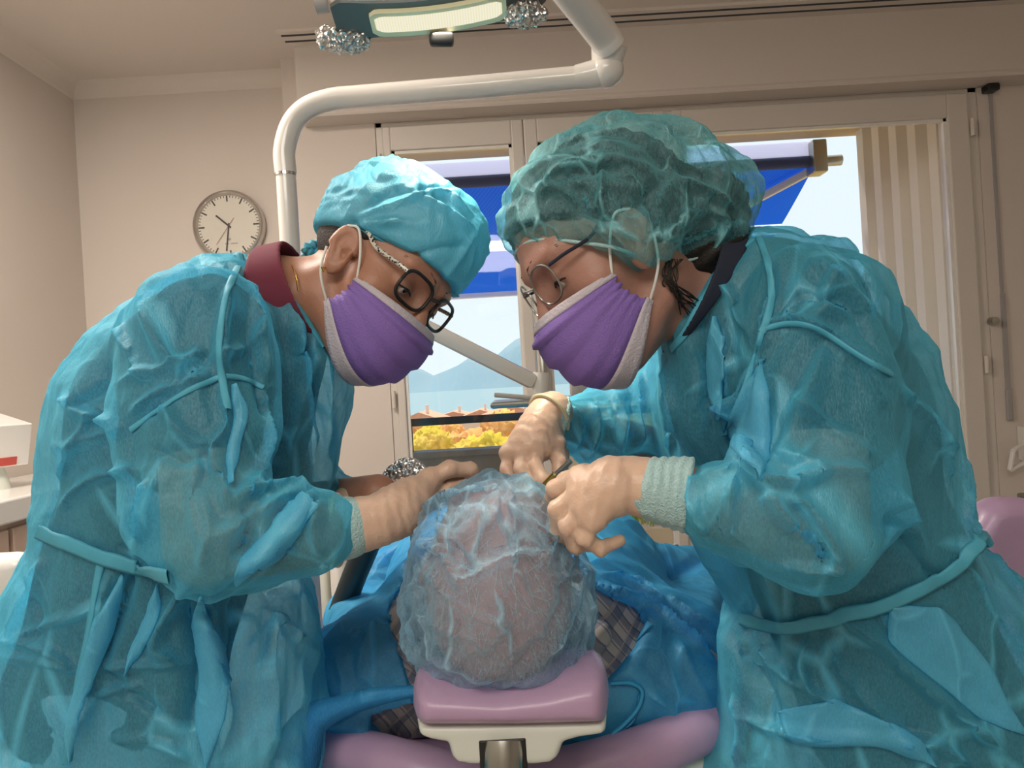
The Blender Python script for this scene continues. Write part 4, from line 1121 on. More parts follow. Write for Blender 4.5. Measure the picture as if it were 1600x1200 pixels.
def mask(H, root):
    nu, nv = 41, 30; V = np.zeros((nv, nu, 3))
    for j in range(nv):
        v = j / (nv - 1)
        mid = spline([(.117, -.012), (.128, -.032), (.124, -.062), (.112, -.092), (.078, -.120)], 8)
        mf, mh = mid[min(int(v * (len(mid) - 1) + .5), len(mid) - 1)]
        # side edge, gathered towards the ear loops
        sf = .046 - .022 * v - .010 * math.sin(PI * v) * -1.0; sh = -.016 - .046 * v; ss = .0655 - .008 * v
        for i in range(nu):
            u = -1 + 2 * i / (nu - 1); a = abs(u)
            s = math.copysign(ss * math.sin(min(a, 1) * PI / 2) ** .92, u); c = math.cos(a * PI / 2) ** .80
            f = sf + (mf - sf) * c; h = sh + (mh - sh) * (c ** 1.15)
            # three pleats, opening towards the middle
            pl = ((v * 4.0) % 1.0) * (.0065 if .2 < v < .9 else .001) * (1 - .35 * a)
            f += pl * (.4 + .6 * c); s *= 1 + .05 * math.sin(PI * v) + pl * 3
            gather = max(0, a - .62) / .38
            f += .0022 * math.sin(v * 34) * gather; s += math.copysign(.0022 * math.cos(v * 27 + 1) * gather, u)
            V[j, i] = H.w(s, f, h)
    G = V.reshape(-1, 3); Fq = [(j * nu + i, j * nu + i + 1, j * nu + nu + i + 1, j * nu + nu + i) for j in range(nv - 1) for i in range(nu - 1)]
    Fq = np.array(Fq); N = normals(G, Fq)
    if ((G - H.w(0, .05, -.05)) * N).sum() < 0: N = -N; Fq = Fq[:, ::-1]
    body_i = []; top_i = []; bot_i = []; 
    for f in Fq:
        j = min(f) // nu; i = min(x % nu for x in f)
        (top_i if j < 4 else bot_i if j >= nv - 5 else body_i).append(f)
    def shell(name, fs, m, par, off=0.0):
        fs = np.array(fs); n = len(G); A = G + N * (off + .0012); B = G + N * (off - .0006)
        used = np.unique(fs); mp = {int(u): i for i, u in enumerate(used)}
        V2 = np.concatenate([A[used], B[used]]); k = len(used)
        g = np.vectorize(lambda x: mp[int(x)])(fs)
        ed = {}
        for f in g:
            for a, b in zip(f, np.roll(f, -1)): ed[(a, b)] = 1
        rim = [(a, b) for (a, b) in ed if (b, a) not in ed]
        R_ = np.array([(b, a, a + k, b + k) for a, b in rim])
        return from_np(name, V2, np.concatenate([g, g[:, ::-1] + k, R_]), m, par)
    mk = shell('face_mask', body_i, M['mask'], root)
    shell('nose_border', top_i, M['mask_edge'], mk, .0004); shell('chin_border', bot_i, M['mask_edge'], mk, .0004)
    for s, i in ((-1, 0), (1, nu - 1)):
        t = V[1, i] ; b = V[nv - 2, i]; sg = s
        for p, pts in (('t', [(.0655, .05, -.014), (.076, .036, .008), (.083, .018, .028), (.084, .002, .024)]), ('b', [(.058, .022, -.062), (.073, .016, -.046), (.080, .006, -.032), (.083, -.004, -.010)])):
            st = [(t if p == 't' else b)] + [H.w(sg * a, f, h) for a, f, h in pts[1:]]
            MB().tube(spline(st, 5), .0015, 8).build('ear_loop', M['band_white'], mk, smooth=True)
    return mk
def spectacles(H, root, w, hh, rim_r, m_rim, m_temple, temple_r, exp=3.2, f0=.100, h0=.012):
    g = None
    for s in (-1, 1):
        pts = []
        for k in range(29):
            a = 2 * PI * k / 28; ca, sa = math.cos(a), math.sin(a)
            x = math.copysign(abs(ca) ** (2 / exp), ca) * w / 2; z = math.copysign(abs(sa) ** (2 / exp), sa) * hh / 2
            pts.append(H.w(s * (.034 + x), f0 - .010 * ((x + .0) / .025) * .5 - .001, h0 + z))
        b = MB().tube(pts, rim_r, 8)
        if g is None: g = b.build('spectacles', m_rim, root, smooth=True); rim = g
        else: rim = b.build('rim', m_rim, g, smooth=True)
        c = MB(); vs = [c.bm.verts.new(p) for p in pts[:-1]]; vs2 = [c.bm.verts.new(np.array(p) - H.F * .0018) for p in pts[:-1]]
        c.bm.faces.new(vs); c.bm.faces.new(vs2[::-1])
        for i in range(28): c.bm.faces.new((vs[i], vs[(i + 1) % 28], vs2[(i + 1) % 28], vs2[i]))
        c.build('lens', M['lens'], g)
        tp = [H.w(s * (.034 + w / 2), f0 - .006, h0 + hh * .30), H.w(s * .066, f0 - .022, h0 + hh * .30), H.w(s * .0755, .050, .023), H.w(s * .0775, .030, .031), H.w(s * .0765, .010, .034), H.w(s * .072, -.012, .014)]
        MB().tube(spline(tp, 5), temple_r, 8).build('temple_arm', m_temple, g, smooth=True)
    MB().tube(spline([H.w(-.034 + w / 2, f0 + .004, h0 + .006), H.w(0, f0 + .012, h0 + .009), H.w(.034 - w / 2, f0 + .004, h0 + .006)], 4), rim_r, 8).build('bridge', m_rim, g, smooth=True)
    return g

# ================================================================== HANDS (gloved)
def hand_sdf_parts(fingers, wrist, rs=None, palm_r=.0125):
    """fingers: five lists of joints (knuckle first, thumb last); wrist: list of (point, radius)"""
    def f(p):
        d = d_chain(p, [a for a, r in wrist], [r for a, r in wrist])
        w = wrist[-1][0]
        for i, fg in enumerate(fingers):
            th = i == 4
            r0 = (.0098, .0100, .0095, .0085, .0112)[i]
            d = smin(d, d_cap(p, w, fg[0], wrist[-1][1] * (.55 if not th else .6), palm_r if not th else .0145), .012)
        for i in range(3):
            d = smin(d, d_cap(p, fingers[i][0], fingers[i + 1][0], .0118, .0112), .006)
        for i, fg in enumerate(fingers):
            r0 = (.0092, .0094, .0090, .0080, .0106)[i]
            rr = [r0 * k for k in (1.12, 1.0, .92, .80)][:len(fg)]
            e = d_chain(p, fg, rr)
            for k in range(1, len(fg) - 1): e = smin(e, np.linalg.norm(p - fg[k], axis=1) - rr[k] * 1.05, .004)
            d = smin(d, e, .0022)
        return d
    return f
def glove(name_root, fingers_px, wrist_px, seed, rim=None, h=.0022):
    fg = [[P(*q) for q in f] for f in fingers_px]; wr = [(P(x, y, d), r) for x, y, d, r in wrist_px]
    f = hand_sdf_parts(fg, wr)
    al = np.array([q for k in fg for q in k] + [a for a, r in wr])
    V, F = mesh_sdf(f, al.min(0) - .05, al.max(0) + .05, h, 1)
    # flat end at the cuff, latex creases
    ws = wr[0][0]; ax = wr[1][0] - wr[0][0]; L = np.linalg.norm(ax); ax /= L
    t = (V - ws) @ ax; N = normals(V, F)
    ring = np.exp(-((t - .045) / .03) ** 2)
    V = V + N * (.0005 * np.sin(t * 520 + 5 * crumple(V, 26, seed)) * ring + .0010 * crumple(V, 38, seed + 1))[:, None]
    g = from_np('glove', V, F, M['glove'], name_root)
    if rim:
        r0 = wr[0][1]
        y = np.cross(ax, [0, 0, 1.0]); y /= np.linalg.norm(y); z = np.cross(ax, y)
        pts = [ws + ax * rim + (y * math.cos(a) + z * math.sin(a)) * (r0 + .0012) for a in np.linspace(0, 2 * PI, 33)]
        MB().tube(pts, .0028, 8).build('glove_rim', M['glove_rim'], g, smooth=True)
    return g
def tube_part(name, pts_px, m, root, h=.003, ribs=0, seed=1, cut=True):
    pts = [P(x, y, d) for x, y, d, r in pts_px]; rs = [r for *_, r in pts_px]
    al = np.array(pts); R_ = max(rs) + .012
    def f(p):
        d = d_chain(p, pts, rs)
        if cut:
            a = pts[0] - pts[1]; a /= np.linalg.norm(a); b = pts[-1] - pts[-2]; b /= np.linalg.norm(b)
            d = smax(d, (p - pts[0]) @ a, .004); d = smax(d, (p - pts[-1]) @ b, .004)
        return d
    V, F = mesh_sdf(f, al.min(0) - R_, al.max(0) + R_, h, 1)
    ax = pts[-1] - pts[0]; ax /= np.linalg.norm(ax)
    if ribs: V = V + normals(V, F) * (.0009 * np.sin((V - pts[0]) @ ax * 2 * PI * ribs + 3 * crumple(V, 14, seed)) + .0016 * crumple(V, 22, seed))[:, None]
    return from_np(name, V, F, m, root)
def pxr(px, d): return px * d / FPX
def chain_px(lst):
    """(px, py, depth, radius in px) -> points, radii"""
    return [P(x, y, d) for x, y, d, r in lst], [pxr(r, d) for x, y, d, r in lst]
def keep_out(surf, f, gap):
    """cloth never dips below what it covers"""
    for _ in range(2):
        n = normals(surf.V, surf.F); d = f(surf.V)
        inside = d < gap
        g = np.zeros(len(d)); g[inside] = np.minimum(gap - d[inside], .03)
        surf.V = surf.V + n * g[:, None]
def strips(surf, root, items, m, name, tree=None, lift=.0012):
    tree = tree or surf.bvh()
    for pts, w in items:
        try: V, F = surf.strip(pts, w, lift, tree=tree)
        except Exception: continue
        if len(V) > 12: from_np(name, V, F, m, root)
# ================================================================== CLINICIAN AT LEFT
def legs(root, hip, y_near, y_far, fwd, m_cloth, m_shoe, r=.085):
    tr = None
    for yy in (y_near, y_far):
        def f(p, yy=yy):
            return smin(d_chain(p, [(hip[0], yy, hip[2] - .02), (hip[0] + .03 * fwd, yy, .48), (hip[0], yy, .09)], [r, .066, .052]),
                        d_ell(p, (hip[0], (y_near + y_far) / 2, hip[2] + .02), (.12, .14, .11)), .06)
        V, F = mesh_sdf(lambda p: np.maximum(f(p), .06 - p[:, 2]), (hip[0] - .2, yy - .35, .0), (hip[0] + .25, yy + .35, hip[2] + .2), .012, 2)
        if tr is None: tr = from_np('trousers', V, F, m_cloth, root)
        else: from_np('trouser_leg', V, F, m_cloth, tr)
        def g(p, yy=yy):
            return np.maximum(smin(d_ell(p, (hip[0] + .07 * fwd, yy, .045), (.13, .048, .05)), d_cap(p, (hip[0], yy, .05), (hip[0], yy, .10), .05, .05), .03), -p[:, 2] + .001)
        V, F = mesh_sdf(g, (hip[0] - .25, yy - .1, -.02), (hip[0] + .25, yy + .1, .2), .007, 2)
        from_np('shoe', V, F, m_shoe, root)

LH = Head(P(579, 430, .965), (.68, -.50, -.56), (.36, .84, -.40), 1.0)
pl_ = empty('person', (P(200, 1050, .98)[0], .98, 0), 'clinician at left in tied teal cap and patterned spectacles, bending over in blue gown', 'person')
t_pts = [P(190, 1060, .98), P(238, 880, .98), P(305, 660, .98), P(375, 540, .98), P(425, 480, .97)]
t_rs = [.118, .098, .118, .098, .050]
SQ = ((0, 1, 0), 1.08)
armL = [P(318, 520, .83), P(322, 850, .745), P(480, 835, .775), P(565, 819, .803)]
armL_r = [.050, .040, .034, .023]
armLf = [P(410, 530, 1.13), P(450, 800, 1.16), P(590, 772, 1.0)]
armLf_r = [.050, .040, .026]
def left_body(p):
    d = d_chain(p, t_pts, t_rs, .06, SQ)
    d = smin(d, d_chain(p, armL, armL_r), .03); d = smin(d, d_chain(p, armLf, armLf_r), .03)
    nk = d_chain(p, [P(425, 482, .97), P(475, 470, .965), LH.w(0, -.012, -.035)], [.062, .054, .052], 0)
    nk = smin(nk, d_cap(p, P(450, 480, .93), LH.w(-.05, -.005, -.02), .012, .010), .03)     # neck muscle
    d = smin(d, nk, .025)
    return smin(d, LH.sdf(p), .018)
V, F = mesh_sdf(left_body, P(60, 1160, .98) - [.1, .4, .05], P(720, 250, 1.0) + [.12, .32, .06], .003, 1)
from_np('body', V, F, M['skin_tan'], pl_)
eyes(LH, pl_); brow(LH, pl_, M['hair']); mask(LH, pl_)
spectacles(LH, pl_, .050, .038, .0022, M['black'], M['leopard'], .0027)
MB().tube([LH.w(-.080, .013, -.031), LH.w(-.084, .013, -.033), LH.w(-.080, .015, -.035)], .0016, 8).build('earring', M['gold'], pl_, smooth=True)
# hair: close to the skull, showing at the nape and temple
def l_hair(p):
    q = LH.l(p); d = LH.skull(q) - .004
    a = np.abs(q[:, 0])
    cut = np.maximum.reduce([q[:, 1] - np.interp(q[:, 2], [-.05, .0, .03, .08], [-.040, -.012, .035, .05]), np.interp(q[:, 1], [-.1, -.05, 0, .05], [-.050, -.030, .004, .02]) - q[:, 2]])
    return smax(d, cut, .006)
V, F = mesh_sdf(l_hair, LH.C - .16, LH.C + .16, .003, 1)
V = V + normals(V, F) * (.0012 * crumple(V, 90, 2))[:, None]
from_np('hair', V, F, M['hair'], pl_)
# cap with folded brim and tied tail
def l_cap(p):
    q = LH.l(p)
    d = d_ell(q, (0, -.008, .060), (.084, .103, .080)); d = smin(d, d_ell(q, (0, .050, .092), (.068, .062, .056)), .03)
    d = smin(d, d_ell(q, (0, -.03, .105), (.062, .07, .042)), .03)
    d = smin(d, LH.skull(q) - .010, .02)
    d = smax(d, (.024 + .27 * q[:, 1]) - q[:, 2], .006)
    return smax(d, -d_ell(np.abs(q) * [1, 0, 0] + q * [0, 1, 1], (.088, .012, .002), (.030, .026, .036)), .004)
V, F = mesh_sdf(l_cap, LH.C - .22, LH.C + .22, .003, 1)
N = normals(V, F); q = LH.l(V)
amp = np.clip((q[:, 2] - .03 - .27 * q[:, 1]) / .04, 0, 1)
V = V + N * (amp * (.014 * crumple(V, 9, 21) + .007 * crumple(V, 20, 22)))[:, None]
sf = Surf(V, F)
sf.folds([([(545, 345), (620, 320), (690, 300), (735, 330)], .005, .012), ([(640, 305), (680, 320), (720, 345), (750, 370)], .006, .012), ([(560, 330), (620, 300), (700, 292)], -.004, .012),
          ([(620, 410), (680, 390), (740, 385)], -.004, .012), ([(690, 440), (720, 400), (745, 360)], .004, .010), ([(530, 360), (580, 350), (640, 345)], .004, .012)])
lc = sf.build('surgical_cap', M['cap_opaque'], pl_)
strips(sf, lc, [([(527, 372), (560, 362), (600, 378), (640, 408), (680, 437), (712, 462)], .012)], M['seam'], 'cap_brim')
tl = spline([P(528, 388, 1.0), P(505, 380, 1.0), P(486, 384, .99), P(480, 392, .985), P(497, 396, .99), P(512, 388, .99)], 6)
MB().tube(tl, [.004 + .004 * math.sin(i) ** 2 for i in range(len(tl))], 8).build('cap_bow', M['seam'], lc, smooth=True)
tl = spline([P(505, 390, .995), P(480, 398, .99), P(462, 408, .985), P(450, 413, .98)], 6)
MB().tube(tl, [.0035] * (len(tl) - 1) + [.006], 8).build('cap_tie', M['seam'], lc, smooth=True)
# scrub top with collar
def l_scrub(p):
    d = d_chain(p, t_pts[:4], [r + .010 for r in t_rs[:4]], .06, SQ)
    d = smin(d, d_cap(p, armL[0], armL[0] * .5 + armL[1] * .5, .060, .054), .03)
    d = smin(d, d_cap(p, armLf[0], armLf[0] * .5 + armLf[1] * .5, .060, .054), .03)
    return np.maximum(d, P(190, 1120, .98)[2] - p[:, 2])
V, F = mesh_sdf(l_scrub, P(60, 1160, .98) - [.1, .4, .05], P(560, 380, 1.0) + [.12, .32, .06], .006, 1)
scL = from_np('scrub_top', V, F, M['darkscrub'], pl_)
ax_n = P(478, 462, .965) - P(400, 490, .975); ax_n /= np.linalg.norm(ax_n)
ax_c = np.array([.95, 0, .31])
def l_collar(p):
    sq = ((0, 1, 0), 1.22)
    d = d_chain(p, [P(395, 492, .975), P(430, 476, .97), P(520, 452, .965)], [.090, .074, .070], 0, sq)
    inner = d_chain(p, [P(395, 492, .975), P(430, 476, .97), P(520, 452, .965)], [.085, .069, .066], 0, sq)
    d = np.maximum(d, -inner)
    e = (p - P(459, 450, .90)) @ ax_c
    d = np.maximum(d, P(398, 430, .93)[0] - p[:, 0])
    return smax(d, e, .003)
V, F = mesh_sdf(l_collar, P(395, 492, .975) - .13, P(500, 450, .965) + .13, .0025, 1)
from_np('collar', V, F, M['maroon'], scL)
legs(pl_, P(195, 1060, .98), .925, 1.06, 1, M['whitecloth'], M['shoe'], .07)
ch = spline([P(455, 412, .93), P(462, 430, .905), P(466, 455, .895)], 6)
MB().tube(ch, .0011, 6).build('necklace', M['gold'], pl_)

# ---------------- gown
def l_under(p): return np.minimum(l_scrub(p), d_chain(p, armL[:3], [r + .002 for r in armL_r[:3]]))
gpoly = [(372, 410), (345, 418), (318, 426), (285, 432), (255, 444), (225, 462), (195, 480), (174, 502), (160, 533), (132, 576), (108, 615), (95, 650), (80, 695), (70, 745), (64, 800), (62, 835),
         (38, 862), (12, 892), (-25, 932), (-60, 990), (-85, 1080), (-105, 1200), (-130, 1640), (500, 1640), (482, 1250), (478, 1150), (476, 1080), (473, 1020), (471, 985), (462, 950), (445, 918),
         (440, 870), (470, 820), (505, 770), (517, 720), (527, 660), (530, 610), (525, 570), (519, 547), (505, 540), (490, 515), (474, 487), (458, 458), (438, 436), (410, 420)]
sl_ = chain_px([(296, 545, .845, 110), (285, 660, .80, 104), (308, 790, .76, 93), (350, 832, .752, 80), (430, 838, .770, 66), (488, 832, .783, 50), (506, 830, .79, 40)])
slf = chain_px([(440, 590, 1.10, 75), (455, 760, 1.13, 62), (520, 785, 1.06, 38), (560, 782, 1.02, 24)])
def l_gown(p):
    tilt = None
    d = d_pillow(p, gpoly, .99, .155, .13, .935)
    d = smin(d, d_ell(p, P(330, 590, .99), (.11, .17, .12)), .03)
    d = smin(d, l_scrub(p) - .014, .03); d = smin(d, d_chain(p, armL[:3], [.058, .052, .044]), .02)
    d = smax(d, (p - P(440, 446, .93)) @ np.array([.75, 0, .66]), .004)
    d = smin(d, d_chain(p, sl_[0], sl_[1], .02), .010)
    d = smin(d, d_chain(p, slf[0], slf[1], .02), .02)
    return np.maximum(d, .36 - p[:, 2])
V, F = mesh_sdf(l_gown, (P(-120, 700, .98)[0] - .02, .68, .33), (P(590, 700, .98)[0] + .04, 1.32, P(300, 390, .98)[2] + .05), .0026, 1)
sf = Surf(V, F)
sk = np.clip((V[:, 2] - .95) / .3, 0, 1)
sf.move(.028 * crumple(V * [1, 1, .7], 5, 31) + .016 * crumple(V * [1, 1, .5], 9, 32) + .0035 * crumple(V * [1, 1, .6], 22, 33))
folds = [
    # back and shoulder
    ([(176, 500), (215, 560), (232, 600)], .008, .018), ([(215, 468), (250, 540), (300, 600)], .007, .014),
    ([(360, 440), (345, 520), (348, 590)], .010, .012), ([(372, 430), (400, 480), (410, 540), (418, 600)], .009, .016),
    ([(180, 600), (260, 575), (330, 545)], .006, .012), ([(200, 650), (260, 610), (335, 585)], .008, .012), ([(215, 660), (280, 600), (335, 540)], -.007, .014),
    ([(97, 620), (125, 645), (185, 662)], .010, .012), ([(100, 640), (160, 610), (172, 560)], -.006, .014), ([(75, 700), (130, 690), (200, 665)], .006, .014),
    ([(85, 760), (120, 690), (150, 640)], .007, .012), ([(90, 800), (150, 745), (225, 735)], .009, .014), ([(70, 830), (90, 740), (95, 690)], -.006, .012),
    ([(215, 850), (225, 790), (235, 745)], .009, .014), ([(190, 870), (205, 800), (215, 740)], -.008, .016),
    # front panel, long vertical falls
    ([(455, 470), (462, 560), (475, 640), (490, 720)], .012, .018), ([(430, 440), (448, 500), (460, 560), (462, 640), (440, 740)], .010, .016), ([(478, 520), (492, 600), (500, 680)], -.010, .018),
    ([(505, 545), (510, 620), (508, 720)], .009, .016), ([(420, 600), (432, 680), (428, 760)], -.012, .020), ([(380, 520), (402, 590), (420, 660)], -.008, .016),
    # sleeve
    ([(348, 590), (352, 660), (335, 700), (345, 760), (360, 800)], .010, .014), ([(410, 600), (425, 650), (400, 740), (370, 790)], .010, .014), ([(310, 700), (300, 780), (320, 860)], .007, .014),
    ([(360, 790), (400, 770), (450, 765), (500, 775)], .012, .016), ([(330, 850), (400, 800), (470, 770)], .010, .016), ([(350, 900), (420, 860), (470, 800), (500, 772)], .012, .016),
    ([(380, 780), (390, 830), (370, 880)], -.010, .018), ([(450, 780), (440, 830), (455, 880)], -.010, .018), ([(500, 780), (490, 830), (505, 870)], .009, .014),
    ([(310, 900), (330, 830), (310, 760)], .008, .014), ([(240, 620), (290, 680), (330, 700)], .007, .014), ([(235, 700), (290, 720), (340, 705)], -.006, .014), ([(320, 560), (390, 540), (410, 500)], .006, .012),
    # skirt
    ([(180, 880), (160, 960), (140, 1060), (110, 1190)], .012, .018), ([(205, 885), (185, 960), (150, 1050)], -.012, .016), ([(300, 905), (260, 960), (245, 1010), (285, 1040)], .012, .016),
    ([(330, 920), (325, 1000), (350, 1080), (340, 1190)], .016, .020), ([(300, 930), (305, 1020), (300, 1150)], -.014, .020), ([(370, 920), (365, 1000), (360, 1100)], -.012, .020),
    ([(0, 1000), (60, 1010), (130, 1045)], .009, .012), ([(0, 1025), (70, 1035), (128, 1048)], .007, .010), ([(20, 1000), (90, 970), (150, 950)], .007, .012), ([(70, 870), (40, 930), (10, 1000)], .008, .016),
    ([(150, 1045), (230, 1040), (300, 1040)], .006, .010), ([(150, 1040), (200, 1080), (260, 1120)], -.007, .012), ([(70, 1080), (100, 1150), (105, 1200)], .008, .012), ([(110, 1160), (150, 1090), (230, 1070)], .006, .010),
    ([(440, 940), (420, 1000), (425, 1100), (420, 1200)], .010, .020), ([(400, 950), (455, 985), (470, 1000)], .009, .014), ([(160, 1150), (240, 1160), (300, 1190)], .006, .012), ([(30, 900), (60, 960), (60, 1000)], -.006, .014),
]
tree = sf.bvh()
sf.folds(folds, tree)
keep_out(sf, l_under, .006)
gl_ = sf.build('gown', M['gown'], pl_)
tree = sf.bvh()
for A, B in (([(330, 918), (400, 850), (440, 795), (460, 768)], [(408, 898), (450, 858), (490, 802), (500, 776)]),
             ([(178, 895), (150, 970), (128, 1050), (108, 1130), (100, 1196)], [(202, 898), (177, 980), (152, 1040), (122, 1130), (112, 1196)]),
             ([(300, 930), (302, 990), (314, 1050), (306, 1120), (302, 1196)], [(328, 930), (335, 985), (358, 1035), (354, 1110), (342, 1196)]),
             ([(350, 600), (364, 650), (354, 700), (348, 755)], [(374, 604), (386, 650), (374, 700), (364, 760)]),
             ([(238, 910), (228, 960), (205, 1010), (190, 1050)], [(252, 912), (250, 960), (226, 1012), (200, 1052)])):
    Vf, Ff = sf.flap(A, B, tree=tree); from_np('gown_fold', Vf, Ff, M['fold'], gl_)
strips(sf, gl_, [([(372, 418), (356, 455), (347, 500), (343, 545), (347, 590), (356, 640)], .008), ([(347, 588), (300, 608), (250, 640), (205, 672)], .006), ([(347, 588), (380, 592), (412, 606)], .006),
                 ([(160, 874), (152, 910), (140, 980), (120, 1080), (105, 1190)], .010)], M['seam'], 'seam', tree)
strips(sf, gl_, [([(395, 418), (425, 430), (450, 452), (470, 484), (488, 515), (506, 543)], .008)], M['seam'], 'neck_binding', tree)
strips(sf, gl_, [([(63, 828), (85, 838), (120, 852), (165, 870), (210, 882), (255, 893), (272, 898)], .017)], M['seam'], 'waist_tie', tree, .006)
MB().tube(spline([P(366, 415, .93), P(369, 404, .93), P(374, 400, .925), P(378, 412, .92), P(388, 420, .915)], 5), .005, 8).build('neck_tie', M['seam'], gl_, smooth=True)
tube_part('knit_cuff', [(500, 831, .789, .035), (540, 825, .798, .0325), (574, 818, .804, .0265)], M['cuff'], gl_, .0025, 0, 4)
pts = [P(527, 828, .795) + np.array([.0, math.cos(a) * .0345, math.sin(a) * .0355]) for a in np.linspace(0, 2 * PI, 29)]
MB().tube(pts, .0032, 8).build('cuff_band', M['glove_rim'], gl_, smooth=True)
# gloves
glove(pl_, [[(672, 748, .865), (702, 733, .872), (734, 734, .885), (741, 752, .895)], [(676, 758, .882), (712, 744, .895), (738, 750, .905), (738, 772, .905)],
            [(676, 770, .895), (708, 760, .91), (730, 770, .918), (728, 788, .915)], [(672, 782, .905), (700, 776, .918), (716, 786, .922), (712, 800, .918)],
            [(640, 800, .855), (668, 786, .865), (700, 766, .878), (732, 757, .89)]],
      [(562, 820, .803, .0295), (590, 814, .808, .0275), (618, 800, .826, .030), (640, 782, .845, .026)], 5)
glove(pl_, [[(622, 762, 1.03), (646, 752, 1.04), (664, 756, 1.04), (668, 770, 1.03)], [(624, 770, 1.04), (650, 762, 1.06), (666, 770, 1.06), (664, 784, 1.05)], [(622, 778, 1.05), (646, 776, 1.07), (658, 784, 1.07), (652, 794, 1.06)],
            [(618, 786, 1.06), (638, 788, 1.07), (646, 796, 1.07), (640, 802, 1.06)], [(606, 768, 1.01), (628, 766, 1.0), (648, 764, 1.0), (664, 760, 1.01)]],
      [(545, 790, 1.02, .026), (575, 783, 1.02, .026), (596, 776, 1.025, .026)], 9, h=.003)
# suction tube held in the far hand
sh = empty('suction_tube', tuple(P(520, 1010, 1.2)), 'dark suction hose with a foil-wrapped tip, held by the clinician at left', 'suction hose')
hs_ = spline([P(470, 1180, 1.45), P(515, 1010, 1.33), P(548, 915, 1.25), P(576, 845, 1.17), P(588, 795, 1.10), P(608, 760, 1.055), P(630, 745, 1.03)], 8)
MB().tube(hs_, [.0215 - .004 * i / len(hs_) for i in range(len(hs_))], 18).build('hose', M['hose'], sh, smooth=True)
ft = spline([P(622, 748, 1.035), P(640, 738, 1.03), P(662, 750, 1.01)], 5)
V, F = mesh_sdf(lambda p: d_chain(p, ft, list(np.linspace(.021, .016, len(ft)))), np.min(ft, 0) - .05, np.max(ft, 0) + .05, .0022, 0)
V = V + normals(V, F) * (.005 * crumple(V, 70, 12))[:, None]
from_np('foil_wrap', V, F, M['foil'], sh, False)
MB().tube([ft[-1], P(700, 775, .98), P(740, 800, .95)], [.009, .006, .005], 12).build('suction_tip', M['ivory'], sh, smooth=True)
# ================================================================== CLINICIAN AT RIGHT
RH = Head(P(965, 400, .86), (-.84, -.25, -.50), (-.20, .97, -.15), 1.04)
pr_ = empty('person', (P(1400, 1050, .98)[0], .98, 0), 'clinician at right in sheer green hair cap and thin spectacles, leaning over the patient', 'person')
rt = [P(1420, 1100, .98), P(1342, 900, .97), P(1250, 660, .95), P(1190, 520, .93), P(1130, 455, .90)]
rt_r = [.124, .104, .122, .104, .050]
armR = [P(1262, 490, .80), P(1285, 830, .705), P(1130, 790, .715), P(1005, 760, .74)]
armR_r = [.052, .042, .034, .023]
armRf = [P(1100, 560, 1.09), P(1060, 720, 1.14), P(872, 652, 1.005)]
armRf_r = [.050, .038, .023]
def right_body(p):
    d = d_chain(p, rt, rt_r, .06, SQ)
    d = smin(d, d_chain(p, armR, armR_r), .03); d = smin(d, d_chain(p, armRf, armRf_r), .03)
    nk = d_chain(p, [P(1130, 470, .91), P(1060, 465, .885), RH.w(0, -.014, -.035)], [.052, .053, .054])
    nk = smin(nk, d_cap(p, P(1075, 525, .85), RH.w(-.052, -.008, -.03), .010, .010), .03)
    d = smin(d, nk, .025)
    return smin(d, RH.sdf(p), .018)
V, F = mesh_sdf(right_body, (P(775, 400, .85)[0] - .03, .62, P(1400, 1160, .98)[2] - .05), (P(1560, 1000, .98)[0] + .06, 1.30, P(900, 220, .9)[2] + .06), .003, 1)
from_np('body', V, F, M['skin_fair'], pr_)
eyes(RH, pr_, look=-.3); brow(RH, pr_, M['hair']); mask(RH, pr_)
spectacles(RH, pr_, .047, .040, .0011, M['steel'], M['navy'], .0019, 2.4)
def r_hair(p):
    q = RH.l(p); d = RH.skull(q) - .009
    d = smin(d, d_ell(q, (0, -.112, -.012), (.050, .055, .048)), .03); d = smin(d, d_ell(q, (0, -.082, -.045), (.062, .050, .045)), .03)
    cut = np.interp(q[:, 1], [-.14, -.09, -.05, -.025, .0, .05, .09], [-.098, -.088, -.070, -.045, .010, .052, .082]) - q[:, 2]
    ear = .028 - np.linalg.norm(q[:, 1:] - np.array([.012, -.004]), axis=1)
    return smax(smax(d, cut, .006), ear, .004)
V, F = mesh_sdf(r_hair, RH.C - .2, RH.C + .2, .003, 1)
q = RH.l(V); V = V + normals(V, F) * (.0016 * np.sin(q[:, 2] * 380 + 6 * crumple(V, 12, 3)) + .001 * crumple(V, 80, 4))[:, None]
hr = from_np('hair', V, F, M['hair'], pr_)
m = MB(); r = np.random.default_rng(8)
for i in range(16):
    a = [P(1052 + r.normal() * 7, 405, .80), P(1048 + r.normal() * 6, 430, .788), P(1058 + r.normal() * 8, 455 + r.normal() * 6, .795), P(1080 + r.normal() * 9, 476 + r.normal() * 10, .815)]
    m.tube(spline(a, 5), .0007, 4)
m.build('loose_strands', M['hair'], hr)
EDGE_F = [-.16, -.122, -.042, .017, .051, .09, .12]; EDGE_H = [-.075, -.068, -.050, -.036, .016, .066, .085]
def r_cap(p):
    q = RH.l(p)
    d = d_ell(q, (0, -.010, .055), (.088, .108, .088)); d = smin(d, d_ell(q, (0, -.108, -.002), (.070, .072, .066)), .05)
    d = smin(d, d_ell(q, (0, -.06, .045), (.084, .080, .074)), .04)
    d = smin(d, d_ell(np.abs(q) * [1, 0, 0] + q * [0, 1, 1], (.070, .008, .006), (.032, .050, .052)), .03)
    e = np.interp(q[:, 1], EDGE_F, EDGE_H) - q[:, 2]
    d = smax(d, e, .006)
    pinch = np.clip(1 - (-e) / .03, 0, 1)
    return d + pinch * .006
V, F = mesh_sdf(r_cap, RH.C - .24, RH.C + .24, .003, 1)
